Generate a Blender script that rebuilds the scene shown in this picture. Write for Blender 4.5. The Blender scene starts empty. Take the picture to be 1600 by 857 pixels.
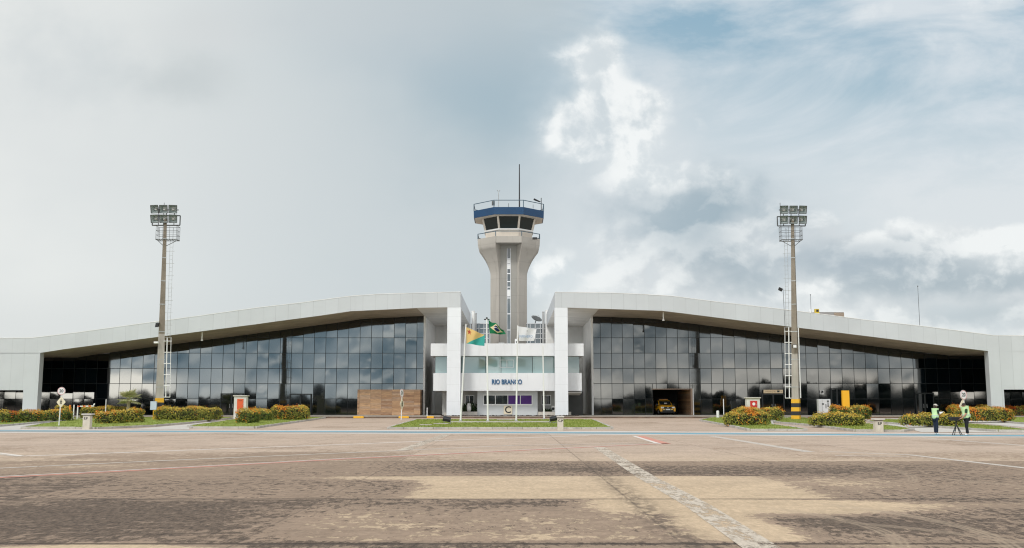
import bpy, bmesh, math, random
from mathutils import Vector, Matrix
import bisect
random.seed(7)
R = math.radians
sc = bpy.context.scene
COL = sc.collection

# ------------------------------------------------------------------ camera model: pixel of the 1600x857 photo -> world point at a depth
F = 1565.0
PITCH = math.atan(203.5 / F)
CP, SP = math.cos(PITCH), math.sin(PITCH)
EYE = 1.7

def ray(u, v):
    a = (u - 800.0) / F
    b = (428.5 - v) / F
    return Vector((a, CP - b * SP, SP + b * CP))

def P(u, v, d):
    r = ray(u, v)
    t = d / r.y
    return Vector((r.x * t, d, EYE + r.z * t))

def gz(y):
    if y < 66: return 0.0
    if y < 116: return 0.12 * (y - 66) / 50.0
    return 0.12

def G(u, v, lift=0.0):
    r = ray(u, v)
    d = 60.0
    for _ in range(40):
        d = (gz(d) + lift - EYE) / r.z * r.y
        d = max(3, min(d, 400))
    p = P(u, v, d)
    return Vector((p.x, d, gz(d) + lift))

# ------------------------------------------------------------------ objects
def setp(o, label=None, cat=None, group=None, kind=None):
    if label: o['label'] = label
    if cat: o['category'] = cat
    if group: o['group'] = group
    if kind: o['kind'] = kind
    return o

def thing(name, label, cat, loc, group=None):
    o = bpy.data.objects.new(name, None)
    o.empty_display_size = 0.3
    COL.objects.link(o)
    o.location = loc
    return setp(o, label, cat, group)

class MB:
    def __init__(self):
        self.v = []; self.f = []; self.m = []; self.mi = 0
    def add(self, vs, fs):
        n = len(self.v)
        self.v += [tuple(p) for p in vs]
        for f in fs:
            self.f.append(tuple(i + n for i in f)); self.m.append(self.mi)
        return self
    def quad(self, a, b, c, d):
        return self.add([a, b, c, d], [(0, 1, 2, 3)])
    def box(self, x0, x1, y0, y1, z0, z1):
        vs = [(x0, y0, z0), (x1, y0, z0), (x1, y1, z0), (x0, y1, z0), (x0, y0, z1), (x1, y0, z1), (x1, y1, z1), (x0, y1, z1)]
        return self.add(vs, [(0, 3, 2, 1), (4, 5, 6, 7), (0, 1, 5, 4), (1, 2, 6, 5), (2, 3, 7, 6), (3, 0, 4, 7)])
    def bevbox(self, x0, x1, y0, y1, z0, z1, b=0.02):
        bm = bmesh.new()
        bmesh.ops.create_cube(bm, size=1)
        for q in bm.verts:
            q.co = Vector(((x0 + x1) / 2 + q.co.x * (x1 - x0), (y0 + y1) / 2 + q.co.y * (y1 - y0), (z0 + z1) / 2 + q.co.z * (z1 - z0)))
        bmesh.ops.bevel(bm, geom=bm.edges[:], offset=b, segments=1, affect='EDGES')
        return self.addbm(bm)
    def addbm(self, bm, mtx=None):
        bm.verts.index_update()
        vs = [(mtx @ q.co) if mtx else q.co.copy() for q in bm.verts]
        fs = [[q.index for q in f.verts] for f in bm.faces]
        bm.free()
        return self.add(vs, fs)
    def obox(self, c, ax, ay, az):
        """box centred on c with half-axis vectors"""
        c = Vector(c); ax = Vector(ax); ay = Vector(ay); az = Vector(az)
        vs = [c + sx * ax + sy * ay + sz * az for sz in (-1, 1) for sy in (-1, 1) for sx in (-1, 1)]
        return self.add(vs, [(0, 2, 3, 1), (4, 5, 7, 6), (0, 1, 5, 4), (1, 3, 7, 5), (3, 2, 6, 7), (2, 0, 4, 6)])
    def tube(self, a, b, ra, rb=None, n=8, caps=True):
        a = Vector(a); b = Vector(b); rb = ra if rb is None else rb
        d = (b - a).normalized()
        u = d.cross(Vector((0, 0, 1)))
        if u.length < 1e-4: u = Vector((1, 0, 0))
        u.normalize(); w = d.cross(u)
        vs = []
        for p, r in ((a, ra), (b, rb)):
            for i in range(n):
                t = 2 * math.pi * i / n
                vs.append(p + u * (math.cos(t) * r) + w * (math.sin(t) * r))
        fs = [(i, (i + 1) % n, n + (i + 1) % n, n + i) for i in range(n)]
        if caps:
            fs.append(tuple(reversed(range(n)))); fs.append(tuple(range(n, 2 * n)))
        return self.add(vs, fs)
    def path(self, pts, r, n=6):
        for a, b in zip(pts[:-1], pts[1:]): self.tube(a, b, r, r, n)
        return self
    def prism(self, poly, z0, z1):
        n = len(poly)
        vs = [(x, y, z0) for x, y in poly] + [(x, y, z1) for x, y in poly]
        fs = [(i, (i + 1) % n, n + (i + 1) % n, n + i) for i in range(n)] + [tuple(reversed(range(n))), tuple(range(n, 2 * n))]
        return self.add(vs, fs)
    def loft(self, rings, caps=True):
        n = len(rings[0]); vs = [p for r in rings for p in r]; fs = []
        for k in range(len(rings) - 1):
            for i in range(n):
                fs.append((k * n + i, k * n + (i + 1) % n, (k + 1) * n + (i + 1) % n, (k + 1) * n + i))
        if caps:
            fs.append(tuple(reversed(range(n)))); fs.append(tuple(range((len(rings) - 1) * n, len(rings) * n)))
        return self.add(vs, fs)
    def sphere(self, c, rx, ry=None, rz=None, seg=12, rings=8):
        ry = rx if ry is None else ry; rz = rx if rz is None else rz
        bm = bmesh.new()
        bmesh.ops.create_uvsphere(bm, u_segments=seg, v_segments=rings, radius=1)
        for q in bm.verts: q.co = Vector((c[0] + q.co.x * rx, c[1] + q.co.y * ry, c[2] + q.co.z * rz))
        return self.addbm(bm)
    def pbox(self, u0, u1, v0, v1, d0, d1):
        um, vm = (u0 + u1) / 2, (v0 + v1) / 2
        return self.box(P(u0, vm, d0).x, P(u1, vm, d0).x, d0, d1, P(um, v1, d0).z, P(um, v0, d0).z)
    def build(self, name, mats, parent=None, smooth=False, fixn=True):
        me = bpy.data.meshes.new(name)
        me.from_pydata(self.v, [], self.f)
        if not isinstance(mats, (list, tuple)): mats = [mats]
        for m in mats: me.materials.append(m)
        if len(mats) > 1: me.polygons.foreach_set('material_index', self.m)
        if fixn:
            bm = bmesh.new(); bm.from_mesh(me)
            bmesh.ops.recalc_face_normals(bm, faces=bm.faces[:]); bm.to_mesh(me); bm.free()
        if smooth:
            me.polygons.foreach_set('use_smooth', [True] * len(me.polygons))
        me.update()
        return link(me, name, parent)

def wpos(o):
    p = Vector((0, 0, 0))
    while o is not None:
        p = p + o.location; o = o.parent
    return p

def link(me, name, parent=None):
    o = bpy.data.objects.new(name, me)
    COL.objects.link(o)
    if parent is not None:
        o.parent = parent
        if parent.type == 'EMPTY':
            o.matrix_parent_inverse = Matrix.Translation(-parent.location)
    return o

def copy_tree(o, parent=None):
    c = o.copy(); COL.objects.link(c)
    if parent is not None:
        c.parent = parent; c.matrix_parent_inverse = o.matrix_parent_inverse.copy()
    for ch in [q for q in bpy.data.objects if q.parent == o]: copy_tree(ch, c)
    return c

def text_mesh(body, size, extrude, mtx, bold=0.0, sx=1.0):
    cu = bpy.data.curves.new('text', 'FONT')
    cu.body = body; cu.size = size; cu.extrude = extrude; cu.offset = bold
    cu.align_x = 'CENTER'; cu.align_y = 'CENTER'; cu.resolution_u = 3
    o = bpy.data.objects.new('tmp_text', cu); COL.objects.link(o)
    dg = bpy.context.evaluated_depsgraph_get()
    me = bpy.data.meshes.new_from_object(o.evaluated_get(dg))
    bpy.data.objects.remove(o); bpy.data.curves.remove(cu)
    me.transform(mtx @ Matrix.Diagonal((sx, 1, 1, 1)))
    mb = MB()
    mb.add([v.co.copy() for v in me.vertices], [tuple(p.vertices) for p in me.polygons])
    bpy.data.meshes.remove(me)
    return mb

# ------------------------------------------------------------------ node helper
class S:
    def __init__(s, n, sock): s.n = n; s.k = sock
    def _m(s, op, b, c=None): return s.n.math(op, s, b, c)
    def __add__(s, b): return s._m('ADD', b)
    __radd__ = __add__
    def __mul__(s, b): return s._m('MULTIPLY', b)
    __rmul__ = __mul__
    def __sub__(s, b): return s._m('SUBTRACT', b)
    def __rsub__(s, b): return s.n.math('SUBTRACT', b, s)
    def __truediv__(s, b): return s._m('DIVIDE', b)
    def __rtruediv__(s, b): return s.n.math('DIVIDE', b, s)

class N:
    def __init__(self, nt): self.nt = nt
    def node(self, t, **kw):
        n = self.nt.nodes.new(t)
        for k, v in kw.items(): setattr(n, k, v)
        return n
    def put(self, sock, val):
        if isinstance(val, S): self.nt.links.new(val.k, sock)
        elif isinstance(val, (tuple, list)) and sock.type == 'RGBA' and len(val) == 3: sock.default_value = (*val, 1)
        else: sock.default_value = val
    def math(self, op, a, b=None, c=None):
        n = self.node('ShaderNodeMath', operation=op)
        self.put(n.inputs[0], a)
        if b is not None: self.put(n.inputs[1], b)
        if c is not None: self.put(n.inputs[2], c)
        return S(self, n.outputs[0])
    def clamp(self, a): return self.math('MAXIMUM', self.math('MINIMUM', a, 1.0), 0.0)
    def smooth(self, a, lo, hi, o0=0.0, o1=1.0):
        n = self.node('ShaderNodeMapRange', interpolation_type='SMOOTHSTEP')
        self.put(n.inputs[0], a); self.put(n.inputs[1], lo); self.put(n.inputs[2], hi); self.put(n.inputs[3], o0); self.put(n.inputs[4], o1)
        return S(self, n.outputs[0])
    def lin(self, a, lo, hi, o0=0.0, o1=1.0):
        n = self.node('ShaderNodeMapRange')
        self.put(n.inputs[0], a); self.put(n.inputs[1], lo); self.put(n.inputs[2], hi); self.put(n.inputs[3], o0); self.put(n.inputs[4], o1)
        return S(self, n.outputs[0])
    def mix(self, f, a, b, blend='MIX'):
        n = self.node('ShaderNodeMix', data_type='RGBA', blend_type=blend)
        self.put(n.inputs[0], f); self.put(n.inputs[6], a); self.put(n.inputs[7], b)
        return S(self, n.outputs[2])
    def xyz(self, x, y, z):
        n = self.node('ShaderNodeCombineXYZ')
        self.put(n.inputs[0], x); self.put(n.inputs[1], y); self.put(n.inputs[2], z)
        return S(self, n.outputs[0])
    def sep(self, v):
        n = self.node('ShaderNodeSeparateXYZ'); self.put(n.inputs[0], v)
        return [S(self, o) for o in n.outputs]
    def noise(self, vec, scale, detail=4, rough=0.55, dist=0.0, out=0):
        n = self.node('ShaderNodeTexNoise'); self.put(n.inputs['Vector'], vec)
        self.put(n.inputs['Scale'], scale); self.put(n.inputs['Detail'], detail); self.put(n.inputs['Roughness'], rough); self.put(n.inputs['Distortion'], dist)
        return S(self, n.outputs[out])
    def white(self, vec):
        n = self.node('ShaderNodeTexWhiteNoise', noise_dimensions='3D'); self.put(n.inputs['Vector'], vec)
        return S(self, n.outputs[0])
    def pos(self):
        return S(self, self.node('ShaderNodeNewGeometry').outputs['Position'])
    def island(self):
        return S(self, self.node('ShaderNodeNewGeometry').outputs['Random Per Island'])
    def attr(self, name):
        n = self.node('ShaderNodeAttribute', attribute_name=name); return S(self, n.outputs['Fac'])
    def scalecol(self, c, f):
        return self.mix(1.0, c, self.xyz(f, f, f), 'MULTIPLY')
    def bump(self, h, strength=0.3, dist=0.02):
        n = self.node('ShaderNodeBump'); self.put(n.inputs['Height'], h)
        n.inputs['Strength'].default_value = strength; n.inputs['Distance'].default_value = dist
        return S(self, n.outputs['Normal'])

def newmat(name):
    m = bpy.data.materials.new(name); m.use_nodes = True
    nt = m.node_tree
    b = nt.nodes['Principled BSDF']
    return m, N(nt), b

def simple(name, col, rough=0.6, var=0.12, scale=1.5, metal=0.0, bump=0.0, streak=0.0, spec=None, dirt=(0.10, 0.085, 0.065), fine=0.0):
    m, n, b = newmat(name)
    p = n.pos()
    k = n.noise(p, scale, 5, 0.6)
    c = n.scalecol(col, n.lin(k, 0.25, 0.75, 1 - var, 1 + var))
    if fine:
        g = n.noise(p, 40, 2, 0.6)
        c = n.scalecol(c, n.lin(g, 0.25, 0.75, 1 - fine, 1 + fine))
    if streak:
        x, y, z = n.sep(p)
        s1 = n.noise(n.xyz(x * 2.2, y * 2.2, z * 0.12), 1.0, 6, 0.65)
        s2 = n.noise(p, 0.35, 3)
        c = n.mix(n.smooth(s1 * 0.7 + s2 * 0.3, 0.48, 0.72, 0, streak), c, dirt)
    n.put(b.inputs['Base Color'], c)
    b.inputs['Roughness'].default_value = rough
    b.inputs['Metallic'].default_value = metal
    if spec is not None: b.inputs['Specular IOR Level'].default_value = spec
    if bump:
        n.put(b.inputs['Normal'], n.bump(n.noise(p, scale * 14, 4), bump, 0.02))
    return m

# ------------------------------------------------------------------ materials
def panel_mat(name, col, step_x=None, step_z=None, line=0.05, dark=0.72, streak=0.10):
    m, n, b = newmat(name)
    p = n.pos(); x, y, z = n.sep(p)
    k = n.noise(p, 0.25, 4)
    c = n.scalecol(col, n.lin(k, 0.3, 0.7, 0.95, 1.04))
    cx = cz = None
    f = None
    if step_x:
        q = x / step_x; fx = n.math('FRACT', q)
        e = n.math('ABSOLUTE', fx - 0.5)
        f = n.smooth(e, 0.5 - line / step_x, 0.5 - line * 0.3 / step_x)
        w = n.white(n.xyz(n.math('FLOOR', q), 1.3, 2.1))
        c = n.scalecol(c, n.lin(w, 0, 1, 0.975, 1.02))
        # some joints weather darker than others
        w2 = n.white(n.xyz(n.math('FLOOR', q + 0.5), 5.3, 2.1))
        f = f * n.lin(w2, 0, 1, 0.25, 1.0)
    if step_z:
        q = z / step_z; fz = n.math('FRACT', q)
        e = n.math('ABSOLUTE', fz - 0.5)
        g = n.smooth(e, 0.5 - line / step_z, 0.5 - line * 0.3 / step_z) * 0.7
        f = g if f is None else n.math('MAXIMUM', f, g)
    if f is not None: c = n.scalecol(c, 1 - f * (1 - dark))
    s1 = n.noise(n.xyz(x * 1.8, y * 1.8, z * 0.15), 1.0, 6, 0.65)
    c = n.mix(n.smooth(s1, 0.5, 0.75, 0, streak), c, (0.25, 0.23, 0.20))
    n.put(b.inputs['Base Color'], c)
    b.inputs['Roughness'].default_value = 0.45
    return m

M = {}
M['fascia'] = panel_mat('white_panel_cladding', (0.545, 0.572, 0.59), step_x=1.47, streak=0.05, dark=0.80, line=0.04)
M['column'] = panel_mat('white_column_cladding', (0.76, 0.79, 0.82), step_z=2.0, dark=0.9, streak=0.06)
M['band'] = panel_mat('white_band_plaster', (0.74, 0.755, 0.77), step_x=6.2, dark=0.82, streak=0.22)
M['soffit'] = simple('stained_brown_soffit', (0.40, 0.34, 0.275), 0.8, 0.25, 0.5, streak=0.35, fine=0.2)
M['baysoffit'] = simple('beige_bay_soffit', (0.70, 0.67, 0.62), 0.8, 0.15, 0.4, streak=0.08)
M['baywall'] = simple('pale_bay_wall', (0.80, 0.79, 0.76), 0.7, 0.10, 0.3, streak=0.08)
M['backshade'] = simple('painted_rear_shade', (0.06, 0.065, 0.065), 0.7)  # near-black colour stands for shade on the back of the end walls
M['fin'] = simple('white_corner_trim', (0.80, 0.80, 0.79), 0.4, 0.05)
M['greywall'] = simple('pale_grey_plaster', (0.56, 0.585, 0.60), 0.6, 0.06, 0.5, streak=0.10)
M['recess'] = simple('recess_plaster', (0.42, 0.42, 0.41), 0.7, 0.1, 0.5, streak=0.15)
M['darkrecess'] = simple('recess_shade_colour', (0.05, 0.052, 0.05), 0.7)  # near-black colour stands for the shade inside openings and the cab
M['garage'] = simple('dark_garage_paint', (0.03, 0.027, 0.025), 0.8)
M['mullion'] = simple('dark_mullion_metal', (0.012, 0.016, 0.018), 0.5)
M['whiteframe'] = simple('white_window_frame', (0.78, 0.79, 0.79), 0.4, 0.04)
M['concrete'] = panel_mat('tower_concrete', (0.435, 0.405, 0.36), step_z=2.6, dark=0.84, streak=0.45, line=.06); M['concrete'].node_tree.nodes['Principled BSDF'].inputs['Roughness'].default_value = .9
M['concrete_shaded'] = panel_mat('tower_concrete_shaded', (0.33, 0.315, 0.285), step_z=2.6, dark=0.84, streak=0.4, line=.06); M['concrete_shaded'].node_tree.nodes['Principled BSDF'].inputs['Roughness'].default_value = .9  # darker copy of the tower concrete, shade of the recess painted in
M['kerb'] = simple('kerb_concrete', (0.46, 0.44, 0.40), 0.9, 0.3, 1.3, bump=0.3, fine=0.25)
M['paleconcrete'] = simple('pale_concrete', (0.52, 0.49, 0.44), 0.9, 0.2, 0.8, bump=0.2, fine=0.15)
M['plinth'] = simple('plinth_concrete', (0.40, 0.365, 0.315), 0.9, 0.25, 0.6, fine=0.2, bump=0.2)
M['step'] = simple('brown_step_tile', (0.15, 0.10, 0.07), 0.8, 0.5, 0.9, fine=0.3)
M['blue'] = simple('cab_blue_paint', (0.002, 0.046, 0.125), 0.4, 0.12, 0.6)
M['cream'] = simple('cream_eave', (0.66, 0.60, 0.52), 0.7, 0.06)
M['rail'] = simple('blue_grey_rail', (0.06, 0.11, 0.15), 0.5)
M['blackmetal'] = simple('black_metal', (0.015, 0.015, 0.016), 0.5)
M['darkmetal'] = simple('dark_galvanised_metal', (0.09, 0.095, 0.095), 0.45, 0.2, 3)
M['galv'] = simple('galvanised_metal', (0.42, 0.43, 0.42), 0.45, 0.15, 3, metal=0.4)
M['whitepaint'] = simple('white_paint', (0.78, 0.78, 0.77), 0.5, 0.06)
M['poleconc'] = simple('mast_concrete', (0.25, 0.215, 0.17), 0.9, 0.25, 0.8, bump=0.25, streak=0.5, dirt=(0.20, 0.165, 0.13), fine=0.15)
M['polelight'] = simple('mast_base_concrete', (0.42, 0.39, 0.345), 0.9, 0.15, 0.8, streak=0.35, dirt=(0.2, 0.17, 0.14))
M['yellow'] = simple('yellow_paint', (0.78, 0.42, 0.02), 0.5, 0.12, 2, streak=0.15)
M['pylonyellow'] = simple('pylon_yellow_paint', (0.85, 0.43, 0.015), 0.4, 0.04, 1)
M['blackpaint'] = simple('black_paint', (0.018, 0.02, 0.025), 0.6, 0.3, 2)
M['orange'] = simple('orange_door_paint', (0.70, 0.11, 0.03), 0.5, 0.08, 2)
M['red'] = simple('red_door_paint', (0.55, 0.03, 0.025), 0.5, 0.08, 2)
M['orangepost'] = simple('orange_post_paint', (0.80, 0.22, 0.01), 0.5, 0.1)
M['signwhite'] = simple('sign_white', (0.80, 0.80, 0.80), 0.4, 0.03)
M['signcream'] = simple('sign_cream', (0.74, 0.66, 0.50), 0.4, 0.05)
M['signyellow'] = simple('board_pale_yellow', (0.82, 0.66, 0.44), 0.5, 0.05)
M['signred'] = simple('faded_sign_red', (0.62, 0.30, 0.30), 0.5, 0.1)
M['ink'] = simple('black_lettering', (0.012, 0.012, 0.012), 0.5)
M['navy'] = simple('blue_lettering', (0.02, 0.10, 0.22), 0.4)
M['greyplastic'] = simple('grey_cabinet_paint', (0.62, 0.63, 0.64), 0.5, 0.05)

def reflective_glass(name, base, ior, bump=0.04, var=True):
    m, n, b = newmat(name)
    p = n.pos()
    r = n.island()
    c = n.scalecol(base, n.lin(r, 0, 1, 0.5, 1.8)) if var else base
    n.put(b.inputs['Base Color'], c)
    n.put(b.inputs['Roughness'], n.lin(r, 0, 1, 0.02, 0.06))
    b.inputs['IOR'].default_value = ior
    x, y, z = n.sep(p)
    h = n.noise(n.xyz(x + r * 31, y, z + r * 17), 0.9, 2, 0.45)
    n.put(b.inputs['Normal'], n.bump(h, bump, 0.05))
    return m
M['glass'] = reflective_glass('tinted_mirror_glass', (0.0015, 0.004, 0.006), 1.95, 0.008)
M['bandglass'] = reflective_glass('pale_teal_glass', (0.17, 0.25, 0.245), 1.9, 0.03)
M['cabglass'] = reflective_glass('cab_glass', (0.004, 0.014, 0.016), 1.45, 0.02)
M['purple'] = reflective_glass('purple_film_glass', (0.07, 0.025, 0.16), 1.9, 0.03)
M['winglass'] = reflective_glass('dark_window_glass', (0.012, 0.018, 0.022), 2.0, 0.03)

def wood_mat():
    m, n, b = newmat('wood_tile_cladding')
    p = n.pos(); x, y, z = n.sep(p)
    row = n.math('FLOOR', z / 0.235)
    off = n.white(n.xyz(row, 3.1, 0.2)) * 0.0
    colx = n.math('FLOOR', x / 1.36 + off)
    w = n.white(n.xyz(row, colx, 1.7)); w2 = n.white(n.xyz(row, colx, 9.7))
    g = n.noise(n.xyz(x * 1.5 + w * 40, y, z * 14 + w2 * 50), 1.0, 5, 0.6)
    base = n.mix(w, (0.34, 0.185, 0.10), (0.64, 0.40, 0.22))
    base = n.mix(n.smooth(w2, 0.6, 1.0, 0, 0.6), base, (0.50, 0.36, 0.27))
    c = n.scalecol(base, n.lin(g, 0.25, 0.75, 0.55, 1.35))
    e1 = n.math('ABSOLUTE', n.math('FRACT', x / 1.36) - 0.5)
    e2 = n.math('ABSOLUTE', n.math('FRACT', z / 0.235) - 0.5)
    l = n.math('MAXIMUM', n.smooth(e1, 0.488, 0.498), n.smooth(e2, 0.46, 0.495) * 0.6)
    c = n.scalecol(c, 1 - l * 0.45)
    n.put(b.inputs['Base Color'], c); b.inputs['Roughness'].default_value = 0.55
    return m
M['wood'] = wood_mat()

def leaf_mat(name, ca, cb, cc, seed=0.0):
    m, n, b = newmat(name)
    r = n.island(); p = n.pos()
    k = n.noise(p, 0.9, 3)
    c = n.mix(n.smooth(r * 0.6 + k * 0.4, 0.2, 0.6), ca, cb)
    c = n.mix(n.smooth(n.math('FRACT', r * 17.3 + seed) * 0.5 + k * 0.5, 0.55, 0.75), c, cc)
    n.put(b.inputs['Base Color'], c); b.inputs['Roughness'].default_value = 0.55
    b.inputs['Specular IOR Level'].default_value = 0.3
    tr = n.node('ShaderNodeBsdfTranslucent'); n.put(tr.inputs['Color'], c)
    mx = n.node('ShaderNodeMixShader'); mx.inputs[0].default_value = 0.25
    out = n.nt.nodes['Material Output']
    n.nt.links.new(b.outputs[0], mx.inputs[1]); n.nt.links.new(tr.outputs[0], mx.inputs[2]); n.nt.links.new(mx.outputs[0], out.inputs[0])
    return m
M['leaf'] = leaf_mat('hedge_leaf', (0.05, 0.105, 0.02), (0.14, 0.19, 0.032), (0.27, 0.27, 0.045))
M['leafgold'] = leaf_mat('golden_hedge_leaf', (0.085, 0.125, 0.022), (0.26, 0.27, 0.045), (0.46, 0.39, 0.06))
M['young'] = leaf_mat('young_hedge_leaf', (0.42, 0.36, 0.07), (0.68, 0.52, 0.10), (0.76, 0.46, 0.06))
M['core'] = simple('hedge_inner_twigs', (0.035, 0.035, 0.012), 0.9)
M['flower'] = leaf_mat('orange_blossom', (0.70, 0.22, 0.02), (0.76, 0.38, 0.04), (0.62, 0.13, 0.015))
M['flowerred'] = leaf_mat('red_blossom', (0.5, 0.09, 0.012), (0.62, 0.17, 0.015), (0.42, 0.04, 0.012))
M['palmleaf'] = leaf_mat('pale_palm_leaf', (0.30, 0.34, 0.15), (0.50, 0.50, 0.26), (0.62, 0.55, 0.33))
M['bark'] = simple('palm_bark', (0.36, 0.30, 0.21), 0.9, 0.3, 4, bump=0.4)
M['plantleaf'] = leaf_mat('dark_plant_leaf', (0.015, 0.035, 0.014), (0.03, 0.06, 0.02), (0.06, 0.09, 0.03))
M['treeleaf'] = leaf_mat('far_tree_leaf', (0.010, 0.018, 0.008), (0.018, 0.03, 0.012), (0.03, 0.04, 0.015))

# ------------------------------------------------------------------ ground
def blob(x, y, cx, cy, rx, ry, hard=1.0):
    q = ((x - cx) / rx) ** 2 + ((y - cy) / ry) ** 2
    return math.exp(-q ** hard * 1.2)
# slab joints seen in the photo
JY = [12.7, 18.5, 24.35, 30.5]
def dirtval(x, y):
    """how dark the apron is stained (a map of its stains in metres)"""
    d = 0.30
    if y < 12.72:
        d = 0.78
        d -= 0.75 * blob(x, y, -4.9, 11.9, 1.75, 0.9, 2)
        d -= 0.25 * blob(x, y, 1.3, 12.2, 1.3, 0.5)
        d -= 0.35 * blob(x, y, 4.7, 12.4, 1.6, 0.4)
    elif y < 18.5:
        d = 0.66
        d -= 0.75 * blob(x, y, 2.7, 17.6, 1.6, 1.6, 2)
        d -= 0.70 * blob(x, y, 5.0, 17.2, 1.9, 1.3, 2)
        d -= 0.70 * blob(x, y, 3.1, 14.4, 0.75, 2.2, 2)
        d = max(d, -0.15)
        d -= 0.22 * blob(x, y, 0.6, 15.0, 2.6, 2.6)
        d -= 0.20 * blob(x, y, 0.6, 13.2, 3.4, 0.45)
        d -= 0.22 * blob(x, y, -2.4, 15.3, 1.2, 2.0)
        d += 0.20 * blob(x, y, 5.2, 14.6, 1.8, 1.1)
        d += 0.12 * blob(x, y, 0.4, 17.6, 2.0, 0.8)
        d += 0.12 * blob(x, y, -6.5, 15.5, 3.5, 2.5)
        d -= 0.30 * blob(x, y, 7.8, 17.4, 1.6, 0.7)
    elif y < 24.35:
        d = 0.60
        d -= 0.85 * blob(x, 0, 0.75, 0, 2.7, 1, 3)
        d -= 0.80 * blob(x, 0, 3.6, 0, 2.2, 1, 3)
        d = max(d, -0.2)
        d -= 0.35 * blob(x, y, -2.6, 23.6, 1.9, 0.6)
        d += 0.12 * blob(x, y, -2.2, 20.8, 1.2, 2.0)
        d -= 0.25 * blob(x, y, 7.0, 22.0, 1.7, 2.0)
        d += 0.10 * blob(x, y, 6.2, 21.6, 1.2, 1.5)
        d += 0.10 * blob(x, y, -7.5, 21.5, 4.5, 2.5)
        d -= 0.12 * blob(x, y, 11.5, 21.0, 3.0, 2.0)
        d -= 0.3 * blob(x, y, -2.7, 23.9, 2.2, 0.4)
    elif y < 30.5:
        d = 0.52
        d += 0.22 * blob(x, y, -0.3, 27.5, 3.0, 3.2, 2)
        d += 0.18 * blob(x, y, 5.5, 26.6, 3.5, 2.5, 2)
        d += 0.14 * blob(x, y, 9.5, 27.0, 3.0, 2.5)
        d += 0.05 * blob(x, y, -6.5, 27.5, 3.0, 3.0)
        d -= 0.22 * blob(x, y, -12.0, 28.5, 4.0, 2.0)
    elif y < 36.5:
        d = 0.30
        d -= 0.18 * blob(x, y, 4.0, 33.0, 5.0, 2.5, 2)
        d += 0.14 * blob(x, y, -8.0, 33.0, 7.0, 3.0)
        d += 0.12 * blob(x, y, 9.5, 33.5, 4.0, 1.6)
    elif y < 48:
        d = 0.26 + 0.07 * blob(x, y, -12, 41, 10, 4)
    else:
        d = 0.24
    return d

def lines(fine0, fine1, step, far):
    a = [-v for v in reversed(far) if -v < fine0] + [fine0 + i * step for i in range(int(round((fine1 - fine0) / step)) + 1)] + [v for v in far if v > fine1]
    return a
xs = lines(-22, 22, 0.25, [24, 27, 31, 36, 45, 60, 80, 110, 150, 250, 450, 800, 1500])
ys = [-1500, -800, -400, -200, -120, -60, -30, -10, 0, 4, 6, 8] + [8.2 + i * 0.25 for i in range(140)] + [43.5, 45, 47, 49, 52, 55, 58, 61, 64, 66, 70, 76, 84, 92, 100, 108, 116, 130, 160, 220, 400, 800, 1600]
gv = []; dv = []
for y in ys:
    for x in xs:
        gv.append((x, y, gz(y))); dv.append(dirtval(x, y))
nx = len(xs)
gf = [(j * nx + i, j * nx + i + 1, (j + 1) * nx + i + 1, (j + 1) * nx + i) for j in range(len(ys) - 1) for i in range(nx - 1)]
me = bpy.data.meshes.new('apron_ground'); me.from_pydata(gv, [], gf)
at = me.attributes.new('dirt', 'FLOAT', 'POINT'); at.data.foreach_set('value', dv)
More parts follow.
